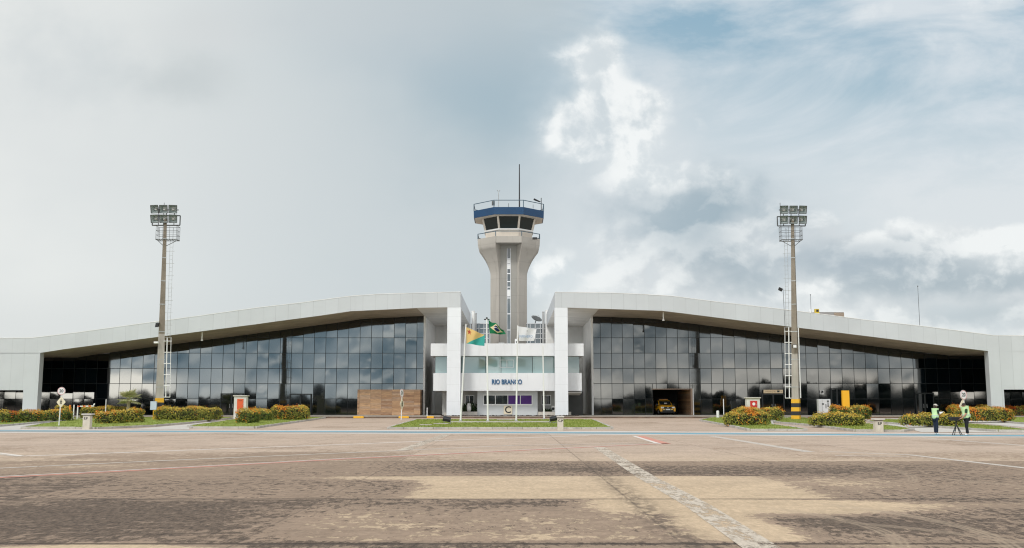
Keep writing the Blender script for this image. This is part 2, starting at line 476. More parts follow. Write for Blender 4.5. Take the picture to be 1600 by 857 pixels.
def ground_mat():
    m, n, b = newmat('stained_apron_concrete')
    p = n.pos(); x, y, z = n.sep(p)
    d = n.attr('dirt')
    # broad slab tone, streaks swept along the slabs, and a fine broken crust
    wob = n.noise(p, 0.8, 3) - 0.5
    big = n.noise(p, 0.22, 4, 0.6)
    sweep = n.noise(n.xyz(x * 0.9 + wob * 0.6, y * 2.4 + wob * 1.4, 0), 1.0, 8, 0.70)
    grain = n.noise(n.xyz(x * 3.2 + wob, y * 1.9, 0), 1.6, 8, 0.74, 0.3)
    crust = n.noise(n.xyz(x * 9.0, y * 4.0, 3.0), 1.7, 6, 0.75)
    tone = n.white(n.xyz(n.math('FLOOR', (x - 2.1) / 5.55), n.math('FLOOR', (y - 0.5) / 5.95), 4.4))
    near = n.smooth(y, 20, 45, 1.0, 0.5)
    spk = n.noise(n.xyz(x * 7.0 + wob, y * 2.2, 9.0), 2.0, 7, 0.80)
    fine = n.noise(n.xyz(x * 6.0 + wob * 3, y * 2.2 + wob, 21.0), 1.0, 8, 0.78)
    fine2 = n.noise(n.xyz(x * 8.0 + wob * 2, y * 2.8, 27.0), 1.0, 8, 0.78)
    patch = n.smooth(n.noise(p, 0.33, 3), 0.40, 0.60, 0.55, 1.15)
    far_ = n.smooth(y, 24, 46, 1.0, 0.45) * n.smooth(x + y * 0.12, -3.0, 0.6, 0.50, 1.0) * patch
    v = d + (big - 0.5) * 0.45 + (tone - 0.5) * 0.14 + ((sweep - 0.5) * 0.95 + (grain - 0.5) * 0.9) * near
    clean = n.mix(n.smooth(y, 18, 42), (0.54, 0.41, 0.272), (0.485, 0.375, 0.288))
    clean = n.scalecol(clean, n.lin(n.noise(p, 0.6, 5, 0.65), 0.3, 0.7, 0.86, 1.10))
    clean = n.scalecol(clean, n.lin(spk, 0.3, 0.7, 0.84, 1.14))
    mid = n.scalecol((0.310, 0.226, 0.160), n.lin(sweep, 0.3, 0.7, 0.66, 1.25))
    dark = n.mix(n.smooth(spk, 0.35, 0.65), (0.055, 0.039, 0.028), (0.185, 0.135, 0.097))
    c = n.mix(n.smooth(v + (fine - 0.5) * 1.5 * far_, 0.28, 0.40), clean, mid)
    c = n.mix(n.smooth(v + (fine2 - 0.5) * 2.1 * far_, 0.60, 0.74), c, dark)
    c = n.scalecol(c, n.lin(fine, 0.3, 0.7, 0.80, 1.18))
    c = n.scalecol(c, n.lin(crust, 0.3, 0.7, 0.88, 1.12))
    # rubber specks
    c = n.mix(n.smooth(crust, 0.66, 0.74, 0, 0.45) * near, c, (0.07, 0.055, 0.045))
    # joints between slabs
    def joint(q, w, s):
        e = n.math('ABSOLUTE', q)
        return n.smooth(e + (crust - 0.5) * 0.05, w, w * 0.35) * s
    js = None
    for jy, s in ((12.62, 0.85), (18.5, 0.85), (24.35, 0.35), (30.5, 0.30), (36.5, 0.3), (42.4, 0.3), (48.3, 0.3), (54.2, 0.25)):
        j = joint(y - jy, 0.05 + jy * 0.0026, s)
        js = j if js is None else n.math('MAXIMUM', js, j)
    for jx, s, gap in ((-3.4, 0.38, 0.035), (2.1, 0.42, 0.035), (7.6, 0.4, 0.04), (-9.0, 0.4, 0.04), (13.1, 0.4, 0.04), (-14.5, 0.35, 0.05), (18.6, 0.3, 0.05), (-20, .3, .05)):
        j = joint(x - jx + (sweep - 0.5) * 0.06, gap, s) * n.smooth(grain, 0.25, 0.6, 0.35, 1.0)
        js = n.math('MAXIMUM', js, j)
    # dirt gathered beside the lengthwise joint
    side = n.smooth(n.math('ABSOLUTE', x - 2.2) + (grain - 0.5) * 0.7, 0.5, 0.05, 0, 0.75) * n.smooth(y, 40, 18)
    c = n.mix(side * n.smooth(grain, 0.4, 0.6), c, (0.10, 0.075, 0.055))
    c = n.mix(js, c, (0.045, 0.035, 0.028))
    # tyre arcs at the right
    def arc(cx, cy, r, w, s, x0):
        rr = n.math('SQRT', (x - cx) * (x - cx) + (y - cy) * (y - cy))
        e = n.math('ABSOLUTE', rr - r)
        rib = n.lin(n.math('SINE', rr * 75), -1, 1, 0.35, 1.0)
        return n.smooth(e, w, w * 0.6) * s * rib * n.smooth(x, x0, x0 + 0.6)
    a = arc(-0.2, 14.2, 6.5, 0.15, 0.75, 5.0)
    a = n.math('MAXIMUM', a, arc(-0.2, 14.2, 5.2, 0.15, 0.65, 3.9))
    a = n.math('MAXIMUM', a, arc(1.8, 19.0, 9.2, 0.15, 0.6, 9.5))
    a = n.math('MAXIMUM', a, arc(1.4, 11.0, 5.2, 0.17, 0.6, 4.5))
    a = n.math('MAXIMUM', a, arc(-1.0, 27.5, 11.0, 0.17, 0.5, 8.5))
    c = n.mix(a * n.smooth(grain, 0.25, 0.6), c, (0.40, 0.31, 0.22))
    # dry swirls of grit
    n.put(b.inputs['Base Color'], c)
    n.put(b.inputs['Roughness'], n.lin(grain, 0.3, 0.7, 0.75, 0.95))
    b.inputs['Specular IOR Level'].default_value = 0.25
    h = crust * 0.6 + grain * 0.8 - js * 2.0
    n.put(b.inputs['Normal'], n.bump(h, 0.35, 0.012))
    return m
me.materials.append(ground_mat())
setp(link(me, 'ground'), 'wide stained concrete apron in front of the terminal', 'ground', kind='structure')

# painted markings: strips 4 mm above the concrete
def paint(name, col, wear, seed):
    m, n, b = newmat(name)
    p = n.pos(); x, y, z = n.sep(p)
    k = n.noise(n.xyz(x * 2.4 + seed, y * 0.9, z), 1.2, 8, 0.74)
    k2 = n.noise(n.xyz(x * 7, y * 2.2, seed), 2.0, 5, 0.75)
    c = n.scalecol(col, n.lin(k2, 0.3, 0.7, 0.8, 1.1))
    n.put(b.inputs['Base Color'], c); b.inputs['Roughness'].default_value = 0.8
    n.put(b.inputs['Alpha'], n.smooth(k * 0.65 + k2 * 0.35, wear - 0.08, wear + 0.06))
    return m
M['pwhite'] = paint('worn_white_paint', (0.72, 0.66, 0.59), 0.33, 1)
M['pwhite2'] = paint('faded_white_paint', (0.56, 0.50, 0.43), 0.40, 7)
M['pstrip'] = paint('scraped_grey_paint', (0.58, 0.50, 0.40), 0.48, 3)
M['pred'] = paint('worn_red_paint', (0.60, 0.27, 0.20), 0.31, 5)
M['pblue'] = paint('worn_blue_paint', (0.16, 0.36, 0.45), 0.34, 9)
M['pedge'] = paint('pale_line_edge', (0.66, 0.64, 0.60), 0.34, 2)
lift_count = [0]
def stripe(name, pts, w, m, label, lift=0.004, seg=24):
    """pts: pixel trail; w: width in metres (across the trail)"""
    g = [G(u, v) for u, v in pts]
    fine = []
    for a, b in zip(g[:-1], g[1:]):
        for i in range(seg): fine.append(a.lerp(b, i / seg))
    fine.append(g[-1])
    mb = MB()
    L = []
    for i, p in enumerate(fine):
        t = (fine[min(i + 1, len(fine) - 1)] - fine[max(i - 1, 0)]); t.z = 0; t.normalize()
        s = Vector((-t.y, t.x, 0)) * (w / 2)
        a, b = p + s, p - s
        L.append((Vector((a.x, a.y, gz(a.y) + lift)), Vector((b.x, b.y, gz(b.y) + lift))))
    for (a, b), (c, d) in zip(L[:-1], L[1:]): mb.quad(b, d, c, a)
    o = mb.build(name, m, fixn=False)
    return setp(o, label, 'marking', kind='structure')
stripe('blue_line', [(-300, 673), (0, 673.7), (540, 675.1), (800, 676.2), (1100, 677.9), (1600, 681.2), (1900, 683.5)], 2.4, M['pblue'], 'wide light blue line painted across the apron')
stripe('white_line', [(-300, 671.2), (0, 671.9), (540, 673.0), (800, 674.0), (1100, 675.6), (1600, 678.6), (1900, 681)], 1.6, M['pedge'], 'white border along the far edge of the blue line')
stripe('white_line', [(-300, 675.6), (0, 676.4), (540, 677.4), (800, 678.3), (1100, 680), (1600, 683.4), (1900, 686)], 1.0, M['pedge'], 'white border along the near edge of the blue line')
stripe('white_line', [(35, 713), (100, 711), (200, 707.3), (380, 700.5), (540, 694.8), (700, 688.3), (920, 681)], 0.30, M['pwhite'], 'thin worn white line running to the left corner mark')
stripe('white_line', [(-40, 703.5), (36, 713)], 0.22, M['pwhite'], 'short white stroke of the corner mark at far left')
stripe('white_line', [(-40, 707), (30, 713.6)], 0.18, M['pwhite2'], 'thinner second stroke of the corner mark at far left', 0.006)
stripe('white_line', [(-60, 735.5), (0, 732), (270, 719.5), (540, 708), (640, 703.6), (800, 696.5), (1010, 692.5)], 0.24, M['pwhite2'], 'faded white line just beyond the red line')
stripe('red_line', [(-60, 749.5), (0, 746.6), (180, 737.3), (350, 728), (540, 717.6), (800, 705), (930, 698.5), (1045, 693.3)], 0.28, M['pred'], 'long worn red line crossing the left half of the apron')
stripe('white_line', [(-60, 748.2), (0, 745.2), (180, 736.1), (350, 727), (540, 716.7), (800, 704.2), (930, 697.9), (1030, 693.3)], 0.14, M['pwhite'], 'thin white edging along the long red line', 0.006)
stripe('red_line', [(1040, 694), (998, 681.5)], 0.5, M['pred'], 'short red line turning back toward the blue line')
stripe('white_line', [(1030, 694), (990, 681.5)], 0.22, M['pwhite'], 'short white stroke beside the short red line', 0.006)
stripe('white_line', [(697, 679.5), (630, 704)], 0.50, M['pstrip'], 'short faded grey strip pointing at the central lawn')
stripe('white_line', [(936, 699), (1010, 746), (1090, 790), (1195, 860), (1310, 920)], 0.46, M['pstrip'], 'broad scraped grey strip running diagonally toward the camera', 0.004, 40)
stripe('white_line', [(1110, 681.5), (1265, 706.5)], 0.42, M['pwhite2'], 'white line slanting away from the blue line at right')
stripe('white_line', [(1290, 706), (1420, 711), (1600, 731.5), (1700, 742)], 0.28, M['pwhite2'], 'white line running out of frame at right')
stripe('white_line', [(1440, 684.5), (1700, 704)], 0.3, M['pwhite2'], 'faint white line near the two workers')
stripe('white_line', [(1305, 712.6), (1420, 713.4)], 0.16, M['pwhite'], 'short dashed white mark on the right of the apron')

# ------------------------------------------------------------------ lawns and kerbs
def lawn_mat():
    m, n, b = newmat('lawn_grass')
    p = n.pos()
    k = n.noise(p, 0.5, 5, 0.65); g = n.noise(p, 9, 5, 0.7)
    c = n.mix(n.smooth(k, 0.35, 0.65), (0.19, 0.255, 0.045), (0.30, 0.345, 0.085))
    c = n.mix(n.smooth(n.noise(p, 0.23, 4), 0.56, 0.75, 0, 0.6), c, (0.38, 0.36, 0.14))
    c = n.scalecol(c, n.lin(g, 0.3, 0.7, 0.65, 1.3))
    n.put(b.inputs['Base Color'], c); b.inputs['Roughness'].default_value = 0.9
    b.inputs['Specular IOR Level'].default_value = 0.1
    n.put(b.inputs['Normal'], n.bump(g, 0.8, 0.06))
    return m
M['lawn'] = lawn_mat()
M['blade'] = leaf_mat('grass_blade', (0.20, 0.27, 0.045), (0.30, 0.35, 0.075), (0.38, 0.37, 0.12))

def inside(pt, poly):
    x, y = pt; c = False; j = len(poly) - 1
    for i in range(len(poly)):
        xi, yi = poly[i]; xj, yj = poly[j]
        if (yi > y) != (yj > y) and x < (xj - xi) * (y - yi) / (yj - yi) + xi: c = not c
        j = i
    return c
LAWN_H = 0.12
def island(px, label, ntuft=3000, kerb_skip=()):
    """px: outline of the raised lawn in photo pixels (top edge of the kerb)"""
    g = [G(u, v, LAWN_H) for u, v in px]
    poly = [(p.x, p.y) for p in g]
    area = sum(poly[i][0] * poly[(i + 1) % len(poly)][1] - poly[(i + 1) % len(poly)][0] * poly[i][1] for i in range(len(poly))) / 2
    if area < 0: poly.reverse(); area = -area
    bm = bmesh.new()
    vs = [bm.verts.new((x, y, gz(y) + LAWN_H)) for x, y in poly]
    f = bm.faces.new(vs)
    bmesh.ops.triangulate(bm, faces=[f])
    mb = MB(); mb.addbm(bm)
    n = len(poly)
    for i in range(n):
        (x0, y0), (x1, y1) = poly[i], poly[(i + 1) % n]
        mb.quad((x0, y0, gz(y0) - .02), (x1, y1, gz(y1) - .02), (x1, y1, gz(y1) + LAWN_H), (x0, y0, gz(y0) + LAWN_H))
    o = mb.build('lawn', M['lawn']); setp(o, 'raised lawn of ' + label, 'lawn', kind='structure')
    k = MB()
    for i in range(n):
        a = Vector(poly[i]); b = Vector(poly[(i + 1) % n]); L = (b - a).length
        if L < 0.05: continue
        t = (b - a) / L; s = Vector((t.y, -t.x))      # outward for CCW
        m = max(1, int(L / 1.0))
        for j in range(m):
            q0 = a + t * (L * j / m + 0.012); q1 = a + t * (L * (j + 1) / m - 0.012)
            w = random.uniform(-0.012, 0.012); hh = LAWN_H + 0.03 + random.uniform(-0.012, 0.01)
            mid = (q0 + q1) / 2 + s * (0.07 + w)
            zz = gz(mid.y)
            k.obox((mid.x, mid.y, zz + hh / 2 - 0.02), (*(t * (q1 - q0).length / 2), 0), (*(s * 0.09), 0), (0, 0, hh / 2 + 0.02))
    o = k.build('kerb', M['kerb']); setp(o, 'concrete kerb stones round ' + label, 'kerb', kind='structure')
    x0 = min(p[0] for p in poly); x1 = max(p[0] for p in poly); y0 = min(p[1] for p in poly); y1 = max(p[1] for p in poly)
    t = MB(); c = 0; tries = 0
    while c < ntuft and tries < ntuft * 6:
        tries += 1
        x = random.uniform(x0, x1); y = random.uniform(y0, y1)
        if not inside((x, y), poly): continue
        z = gz(y) + LAWN_H
        for _ in range(3):
            a = random.uniform(0, math.pi); h = random.uniform(0.03, 0.085); w = random.uniform(0.02, 0.05)
            dx, dy = math.cos(a) * w, math.sin(a) * w
            ox, oy = random.uniform(-.06, .06), random.uniform(-.06, .06)
            t.add([(x + ox - dx, y + oy - dy, z), (x + ox + dx, y + oy + dy, z), (x + ox + random.uniform(-.04, .04), y + oy + random.uniform(-.04, .04), z + h)], [(0, 1, 2)])
        c += 1
    o = t.build('grass', M['blade'], fixn=False); setp(o, 'short grass blades growing on ' + label, 'grass', kind='stuff')

island([(-140, 672), (0, 664.6), (60, 659.5), (100, 656.6), (128, 655.2), (128, 650), (60, 647), (-140, 647)], 'the strip with hedges at far left', 2500)
island([(36, 667.6), (90, 667.8), (150, 668), (195, 666.6), (240, 664.6), (290, 660.6), (340, 655.4), (366, 652.6), (392, 650), (360, 646.5), (240, 646), (150, 647), (132, 652.5), (100, 657.6), (62, 663)], 'the bed around the left floodlight mast', 4000)
island([(296, 665.4), (303, 667), (398, 667.2), (432, 662.5), (470, 657.4), (505, 652.6), (520, 649.6), (500, 647), (420, 647), (372, 654.5), (340, 659.3)], 'the wedge with hedges left of the wooden wall', 3000)
island([(608, 668.3), (955, 668.3), (925, 655.6), (652, 655.6)], 'the central bed with the flagpoles', 6000)
island([(1095, 656.4), (1130, 662.4), (1172, 670.8), (1258, 671), (1238, 667.5), (1206, 663.2), (1204, 657), (1232, 652.5), (1200, 648.5), (1130, 649.5)], 'the wedge with hedges right of the garage', 3000)
island([(1210, 659), (1262, 663.2), (1302, 667.6), (1337, 671.8), (1408, 672.2), (1425, 670), (1395, 666), (1345, 661), (1290, 656.4), (1236, 651), (1222, 652.5)], 'the bed around the right floodlight mast', 3000)
island([(1358, 658), (1400, 661.2), (1440, 664.4), (1500, 668.5), (1560, 672.3), (1610, 672.6), (1570, 667), (1500, 661.2), (1440, 657.4), (1375, 655)], 'the strip behind the two workers', 2500)
island([(1500, 655), (1560, 657.5), (1590, 660.4), (1640, 663.2), (1760, 663.2), (1760, 650), (1600, 647.5), (1490, 647.5)], 'the bed of orange hedges at far right', 2000)

# footpaths between the lawns
def footpath(px, label):
    mb = MB()
    g = [G(u, v, 0.012) for u, v in px]
    mb.add(g, [tuple(range(len(g)))])
    setp(mb.build('path', M['paleconcrete']), label, 'path', kind='structure')
footpath([(205, 671.2), (296, 671.2), (296, 667.6), (340, 661.2), (380, 654), (368, 655.4), (340, 658.2), (290, 663.4), (240, 668)], 'pale footpath between the two left lawns')
footpath([(-140, 676), (30, 671), (36, 669.5), (100, 658.6), (128, 656.2), (60, 661.4), (0, 667), (-140, 674)], 'pale footpath at far left')
footpath([(1380, 661), (1440, 666.2), (1500, 670.8), (1560, 674), (1640, 676.5), (1440, 675.5), (1428, 672.5), (1398, 667.4)], 'pale footpath behind the two workers')
footpath([(1260, 648.6), (1420, 648.6), (1500, 653), (1580, 660), (1640, 665), (1600, 668), (1500, 659), (1430, 655.6), (1290, 654.6), (1240, 650)], 'pale driveway in front of the right wing')
# plinth the terminal stands on
pl = MB(); pl.box(-110, 110, 115.8, 175, 0.0, 0.34)
setp(pl.build('pavement', M['plinth']), 'raised concrete pavement round the foot of the terminal', 'pavement', kind='structure')
pk = MB(); pk.box(-110, 110, 115.66, 115.797, 0.0, 0.30)
setp(pk.build('kerb', M['step']), 'brown tiled step along the front of the pavement', 'kerb', kind='structure')
PZ = 0.34

# ------------------------------------------------------------------ terminal wings
D1, D2, DB = 118.0, 128.5, 147.0
TL = [(-300, 529.5), (0, 529), (50, 528.4), (62, 527), (100, 522.5), (125, 519.4), (200, 509), (300, 495.5), (400, 481.5), (470, 473.5), (514, 467.5), (550, 463), (592, 460), (640, 458.7), (700, 457), (719.5, 456.6)]
BL = [(-300, 553), (60, 552.4), (66, 551.2), (100, 546), (200, 532.8), (310, 518.6), (400, 507), (437, 501.8), (500, 493.6), (548, 486.6), (600, 484.2), (660, 481.2), (698, 480.6), (719.5, 480.6)]
TR = [(867, 457), (950, 458), (1000, 460), (1050, 463), (1073, 466), (1120, 472), (1200, 481), (1270, 489.5), (1350, 500), (1400, 505.5), (1440, 510), (1500, 517.5), (1545, 523.6), (1553, 524.6), (1600, 525), (1900, 526)]
BR = [(867, 481), (887, 481), (926, 482.4), (1035, 486), (1100, 494), (1200, 506.6), (1300, 518.8), (1400, 531.2), (1500, 543.6), (1538, 548.2), (1544, 549), (1900, 551)]

def prof(pts, d=D1):
    q = [P(u, v, d) for u, v in pts]
    return [(p.x, p.z) for p in q]
def interp(pr, x):
    if x <= pr[0][0]: return pr[0][1]
    for (x0, z0), (x1, z1) in zip(pr[:-1], pr[1:]):
        if x <= x1: return z0 + (z1 - z0) * (x - x0) / (x1 - x0)
    return pr[-1][1]

def subtract(r, h):
    x0, x1, z0, z1 = r; a0, a1, b0, b1 = h
    if x1 <= a0 or x0 >= a1 or z1 <= b0 or z0 >= b1: return [r]
    out = []
    if x0 < a0: out.append((x0, a0, z0, z1))
    if x1 > a1: out.append((a1, x1, z0, z1))
    m0, m1 = max(x0, a0), min(x1, a1)
    if z1 > b1: out.append((m0, m1, b1, z1))
    if z0 < b0: out.append((m0, m1, z0, b0))
    return out

def make_wing(side, label):
    left = side < 0
    T = prof(TL if left else TR); B = prof(BL if left else BR)
    xin = T[-1][0] if left else T[0][0]
    root = thing('terminal_wing', label, 'building', (P(360 if left else 1230, 648, D2).x, D2, PZ), 'wings of the airport terminal')
    xs_ = sorted(set([x for x, z in T] + [x for x, z in B]))
    # roof slab with the white fascia as its front
    mb = MB()
    rings = [[(x, D1, interp(T, x)), (x, D1, interp(B, x)), (x, DB, interp(B, x)), (x, DB, interp(T, x))] for x in xs_]
    mb.loft(rings)
    roof = mb.build('roof', M['fascia'], root)
    # thin dark drip edge and parapet cap
    cap = MB()
    for a, b in zip(xs_[:-1], xs_[1:]):
        za, zb = interp(T, a), interp(T, b)
        cap.add([(a, D1 - .03, za - .01), (b, D1 - .03, zb - .01), (b, D1 + .5, zb - .01), (a, D1 + .5, za - .01), (a, D1 - .03, za + .05), (b, D1 - .03, zb + .05), (b, D1 + .5, zb + .05), (a, D1 + .5, za + .05)],
                [(0, 3, 2, 1), (4, 5, 6, 7), (0, 1, 5, 4), (2, 3, 7, 6)])
    cap.build('parapet_cap', M['fin'], roof)
    # soffit
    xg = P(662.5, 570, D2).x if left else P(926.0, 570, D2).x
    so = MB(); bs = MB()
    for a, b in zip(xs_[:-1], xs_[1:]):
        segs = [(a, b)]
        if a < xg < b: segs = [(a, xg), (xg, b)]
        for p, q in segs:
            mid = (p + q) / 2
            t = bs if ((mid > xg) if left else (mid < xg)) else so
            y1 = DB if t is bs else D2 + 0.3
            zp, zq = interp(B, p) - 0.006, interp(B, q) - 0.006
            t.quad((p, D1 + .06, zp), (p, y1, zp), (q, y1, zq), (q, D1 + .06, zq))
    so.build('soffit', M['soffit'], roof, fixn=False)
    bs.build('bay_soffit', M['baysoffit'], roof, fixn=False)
    # end wall with a low slot opening
    ew = MB()
    if left:
        xe = P(59.8, 600, D1).x; xo = P(35.5, 625, D1).x; zo = P(30, 610, D1).z; xfar = P(-300, 600, D1).x
        ztop = [(-300, 553), (60, 552.4)]
        ew.box(xo, xe, D1, D1 + 1.0, PZ, interp(B, xe) - .0)
        ew.box(xfar, xo, D1, D1 + 1.0, zo, interp(B, xe) - .0)
    else:
        xe = P(1547.0, 600, D1).x; xo = P(1569.5, 625, D1).x; zo = P(1570, 609, D1).z; xfar = P(1900, 600, D1).x
        ew.box(xe, xo, D1, D1 + 1.0, PZ, interp(B, xe))
        ew.box(xo, xfar, D1, D1 + 1.0, zo, interp(B, xe))
    wall = ew.build('end_wall', M['fascia'], root)
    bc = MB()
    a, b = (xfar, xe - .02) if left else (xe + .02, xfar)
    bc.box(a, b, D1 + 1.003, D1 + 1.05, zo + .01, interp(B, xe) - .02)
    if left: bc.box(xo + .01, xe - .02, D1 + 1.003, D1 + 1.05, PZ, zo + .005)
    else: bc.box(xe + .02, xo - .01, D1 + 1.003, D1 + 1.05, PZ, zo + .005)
    bc.build('rear_shade_panel', M['backshade'], wall)  # added dark panel, so the wall's back mirrors as deep shade
    # column
    cu0, cu1 = (698.4, 719.4) if left else (867.2, 887.4)
    cm = MB(); cm.box(P(cu0, 560, D1).x, P(cu1, 560, D1).x, D1 + .012, D1 + 1.5, PZ, P(700, 480.6, D1).z - .002)
    col = cm.build('column', M['column'], root)
    # curtain wall: panes a little out of true with each other, dark mullions showing in the gaps
    rows = [PZ] + [P(620, v, D2).z for v in (623.7, 599.8, 576.0, 552.2, 528.2, 504.2, 480)]
    stepx = 17.75 / F * D2 if left else 17.2 / F * D2
    xa, xb = (P(-260, 600, D2).x, xg) if left else (xg, P(1860, 600, D2).x)
    cols = []
    if left:
        x = xb - 0.95
        cols = [xb, x]
        while x > xa: x -= stepx; cols.append(x)
        cols.reverse()
    else:
        x = xa + 1.02; cols = [xa, x]
        while x < xb: x += stepx if x < P(1100, 600, D2).x else 18.5 / F * D2; cols.append(x)
    holes = []
    if not left:
        holes = [(P(1020, 628, D2).x, P(1082, 628, D2).x, PZ - .1, P(1050, 609, D2).z)]
    pm = MB(); fm = MB()
    for c0, c1 in zip(cols[:-1], cols[1:]):
        zt = (interp(B, c0) + interp(B, c1)) / 2 - 0.01
        for r0, r1 in zip(rows[:-1], rows[1:]):
            if r0 >= zt: break
            cells = [(c0, c1, r0, min(r1, 99))]
            for h in holes: cells = [q for cc in cells for q in subtract(cc, h)]
            for x0, x1, z0, z1 in cells:
                za = min(z1, interp(B, x0) - .01); zb = min(z1, interp(B, x1) - .01)
                fm.quad((x0, D2 + .06, z0), (x1, D2 + .06, z0), (x1, D2 + .06, zb), (x0, D2 + .06, za))
                g = 0.032
                if min(za, zb) - z0 < 0.15 or x1 - x0 < .15: continue
                tx = random.gauss(0, 0.0021); tz = random.gauss(0, 0.0021); cx, cz = (x0 + x1) / 2, (z0 + z1) / 2
                if random.random() < 0.05: tx *= 2.2; tz *= 2.2
                pts = [(x0 + g, z0 + g), (x1 - g, z0 + g), (x1 - g, zb - g), (x0 + g, za - g)]
                pm.add([(px, D2 + (px - cx) * tz + (pz - cz) * tx, pz) for px, pz in pts], [(0, 1, 2, 3)])
    gl = pm.build('glass_wall', M['glass'], root, fixn=False)
    fm.build('mullion_grid', M['mullion'], gl, fixn=False)
    # side wall, corner trim and back wall of the bay beside the entrance
    sw = MB()
    th = -0.25 if left else 0.25
    sw.box(min(xg, xg + th), max(xg, xg + th), D2 + .1, DB, PZ, interp(B, xg) - .008)
    sw.build('side_wall', M['baywall'], root)
    tr = MB(); tr.box(xg - .13 + (.05 if left else -.05), xg + .13 + (.05 if left else -.05), D2 - .18, D2 + .097, PZ, interp(B, xg) - .008)
    tr.build('corner_trim', M['fin'], root)
    bw = MB(); a, b = (xg, xin) if left else (xin, xg)
    bw.box(a, b, DB - .3, DB - .004, PZ, interp(B, xin) - .008)
    bw.build('back_wall', M['baywall'], root)
    # low dark wall behind the bay at ground level
    # hanging pipe on the soffit
    u, v0, v1 = (315.5, 517.5, 531.5) if left else (1036.5, 486, 500)
    p = P(u, v1, D1 + 1.2); hp = MB(); hp.tube((p.x, p.y, interp(B, p.x)), (p.x, p.y, p.z + .15), .07, .07); hp.tube((p.x, p.y, p.z + .15), (p.x, p.y, p.z - .12), .08, .15)
    hp.build('downpipe', M['whitepaint'], root)
    return root, xg, B

LW, xgL, BLp = make_wing(-1, 'white curved terminal wing with mirrored glass wall left of the tower')
RW, xgR, BRp = make_wing(1, 'white curved terminal wing with mirrored glass wall right of the tower')

# wooden porch on the left wing
wb = MB(); wb.box(P(558.3, 630, 126).x, xgL - .2, 126.0, D2 - .22, PZ, P(610, 609, 126).z)
wb.build('wooden_porch', M['wood'], LW)
# glass door frames of the left wing
def door(root, u0, u1, v0, d, leafs=2, name='door'):
    x0, x1 = P(u0, 630, d).x, P(u1, 630, d).x; z1 = P((u0 + u1) / 2, v0, d).z
    fr = MB(); w = .14
    fr.box(x0, x0 + w, d, D2 - .012, PZ, z1); fr.box(x1 - w, x1, d, D2 - .012, PZ, z1); fr.box(x0 + w, x1 - w, d, D2 - .012, z1 - w, z1)
    xm = (x0 + x1) / 2; fr.box(xm - .1, xm + .1, d, D2 - .012, PZ, z1 - w)
    o = fr.build(name, M['mullion'], root)
    pn = MB()
    for a, b in ((x0 + w, xm - .1), (xm + .1, x1 - w)):
        pn.quad((a + .02, d + .06, PZ + .15), (b - .02, d + .065, PZ + .15), (b - .02, d + .06, z1 - w - .02), (a + .02, d + .055, z1 - w - .02))
    pn.build('pane', M['glass'], o, fixn=False)
    for s in (-1, 1):
        h = MB(); h.tube((xm + s * .2, d - .05, PZ + .9), (xm + s * .2, d - .05, PZ + 1.4), .03)
        h.build('handle', M['galv'], o)
door(LW, 452, 486.5, 615.5, D2 - .25)
door(LW, 344, 379, 615, D2 - .25)
door(RW, 1191, 1226, 615.5, D2 - .25)
door(RW, 1299, 1318, 607, D2 - .25)
door(RW, 1431, 1460, 614, D2 - .25)
# garage: a room behind the opening in the right wing
gx0, gx1 = P(1020, 628, D2).x, P(1082, 628, D2).x; gzt = P(1050, 609, D2).z
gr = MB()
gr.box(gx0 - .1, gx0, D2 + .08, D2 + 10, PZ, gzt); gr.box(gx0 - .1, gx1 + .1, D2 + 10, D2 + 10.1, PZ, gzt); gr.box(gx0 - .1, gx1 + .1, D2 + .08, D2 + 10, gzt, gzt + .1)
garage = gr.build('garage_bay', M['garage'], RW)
bj = MB(); bj.box(gx1 - .25, gx1 + .05, D2 + .02, D2 + 9.98, PZ, gzt - .003)
bj.build('brick_jamb', M['wood'], garage)
wj = MB(); wj.box(gx1 - .26, gx1 + .08, D2 - .30, D2 - .01, PZ, gzt + .12); wj.box(gx0 - .08, gx1 - .262, D2 - .24, D2 - .01, gzt, gzt + .11)
wj.build('opening_frame', simple('brown_trim_paint', (0.33, 0.23, 0.17), 0.6), garage)
wj = MB(); wj.box(gx1 - .02, gx1 + .1, D2 - .36, D2 - .303, PZ, gzt + .12)
wj.build('white_edge_trim', M['fin'], garage)
tb = MB(); tb.bevbox(gx0 + .05, gx0 + .5, D2 + 3.0, D2 + 3.8, PZ, P(1024, 622, D2).z, .03)
tb.build('storage_box', simple('grey_store_box', (.20, .18, .16), .7), garage)

# ------------------------------------------------------------------ entrance block between the wings
EB = thing('entrance_block', 'two storey white block with long window band between the two wings', 'building', (P(793, 650, 121).x, 121, PZ))
mb = MB(); mb.pbox(673, 912, 537, 556.4, 119.8, 143)
mb.build('upper_band', M['band'], EB)
mb = MB(); mb.pbox(677, 909, 583.2, 611, 120.3, 143)
mb.build('lower_band', M['band'], EB)
zb0, zb1 = P(793, 583.2, 121.2).z - .35, P(793, 556.4, 121.2).z + .35
xb0, xb1 = P(680, 570, 121.2).x, P(905.5, 570, 121.2).x
mb = MB()
ed = [680, 698.5, 722, 759, 783, 808, 832, 849, 867, 887, 905.5]
for a, b in zip(ed[:-1], ed[1:]):
    x0, x1 = P(a, 570, 121.2).x + .03, P(b, 570, 121.2).x - .03
    t = random.gauss(0, .004); t2 = random.gauss(0, .003)
    cx = (x0 + x1) / 2; cz = (zb0 + zb1) / 2
    mb.add([(x, 121.2 + (x - cx) * t + (z - cz) * t2, z) for x, z in ((x0, zb0), (x1, zb0), (x1, zb1), (x0, zb1))], [(0, 1, 2, 3)])
wbd = mb.build('window_band', M['bandglass'], EB, fixn=False)
mb = MB(); mb.box(xb0, xb1, 121.3, 142, zb0 + .02, zb1 - .02)
mb.build('mullion_grid', M['mullion'], wbd)
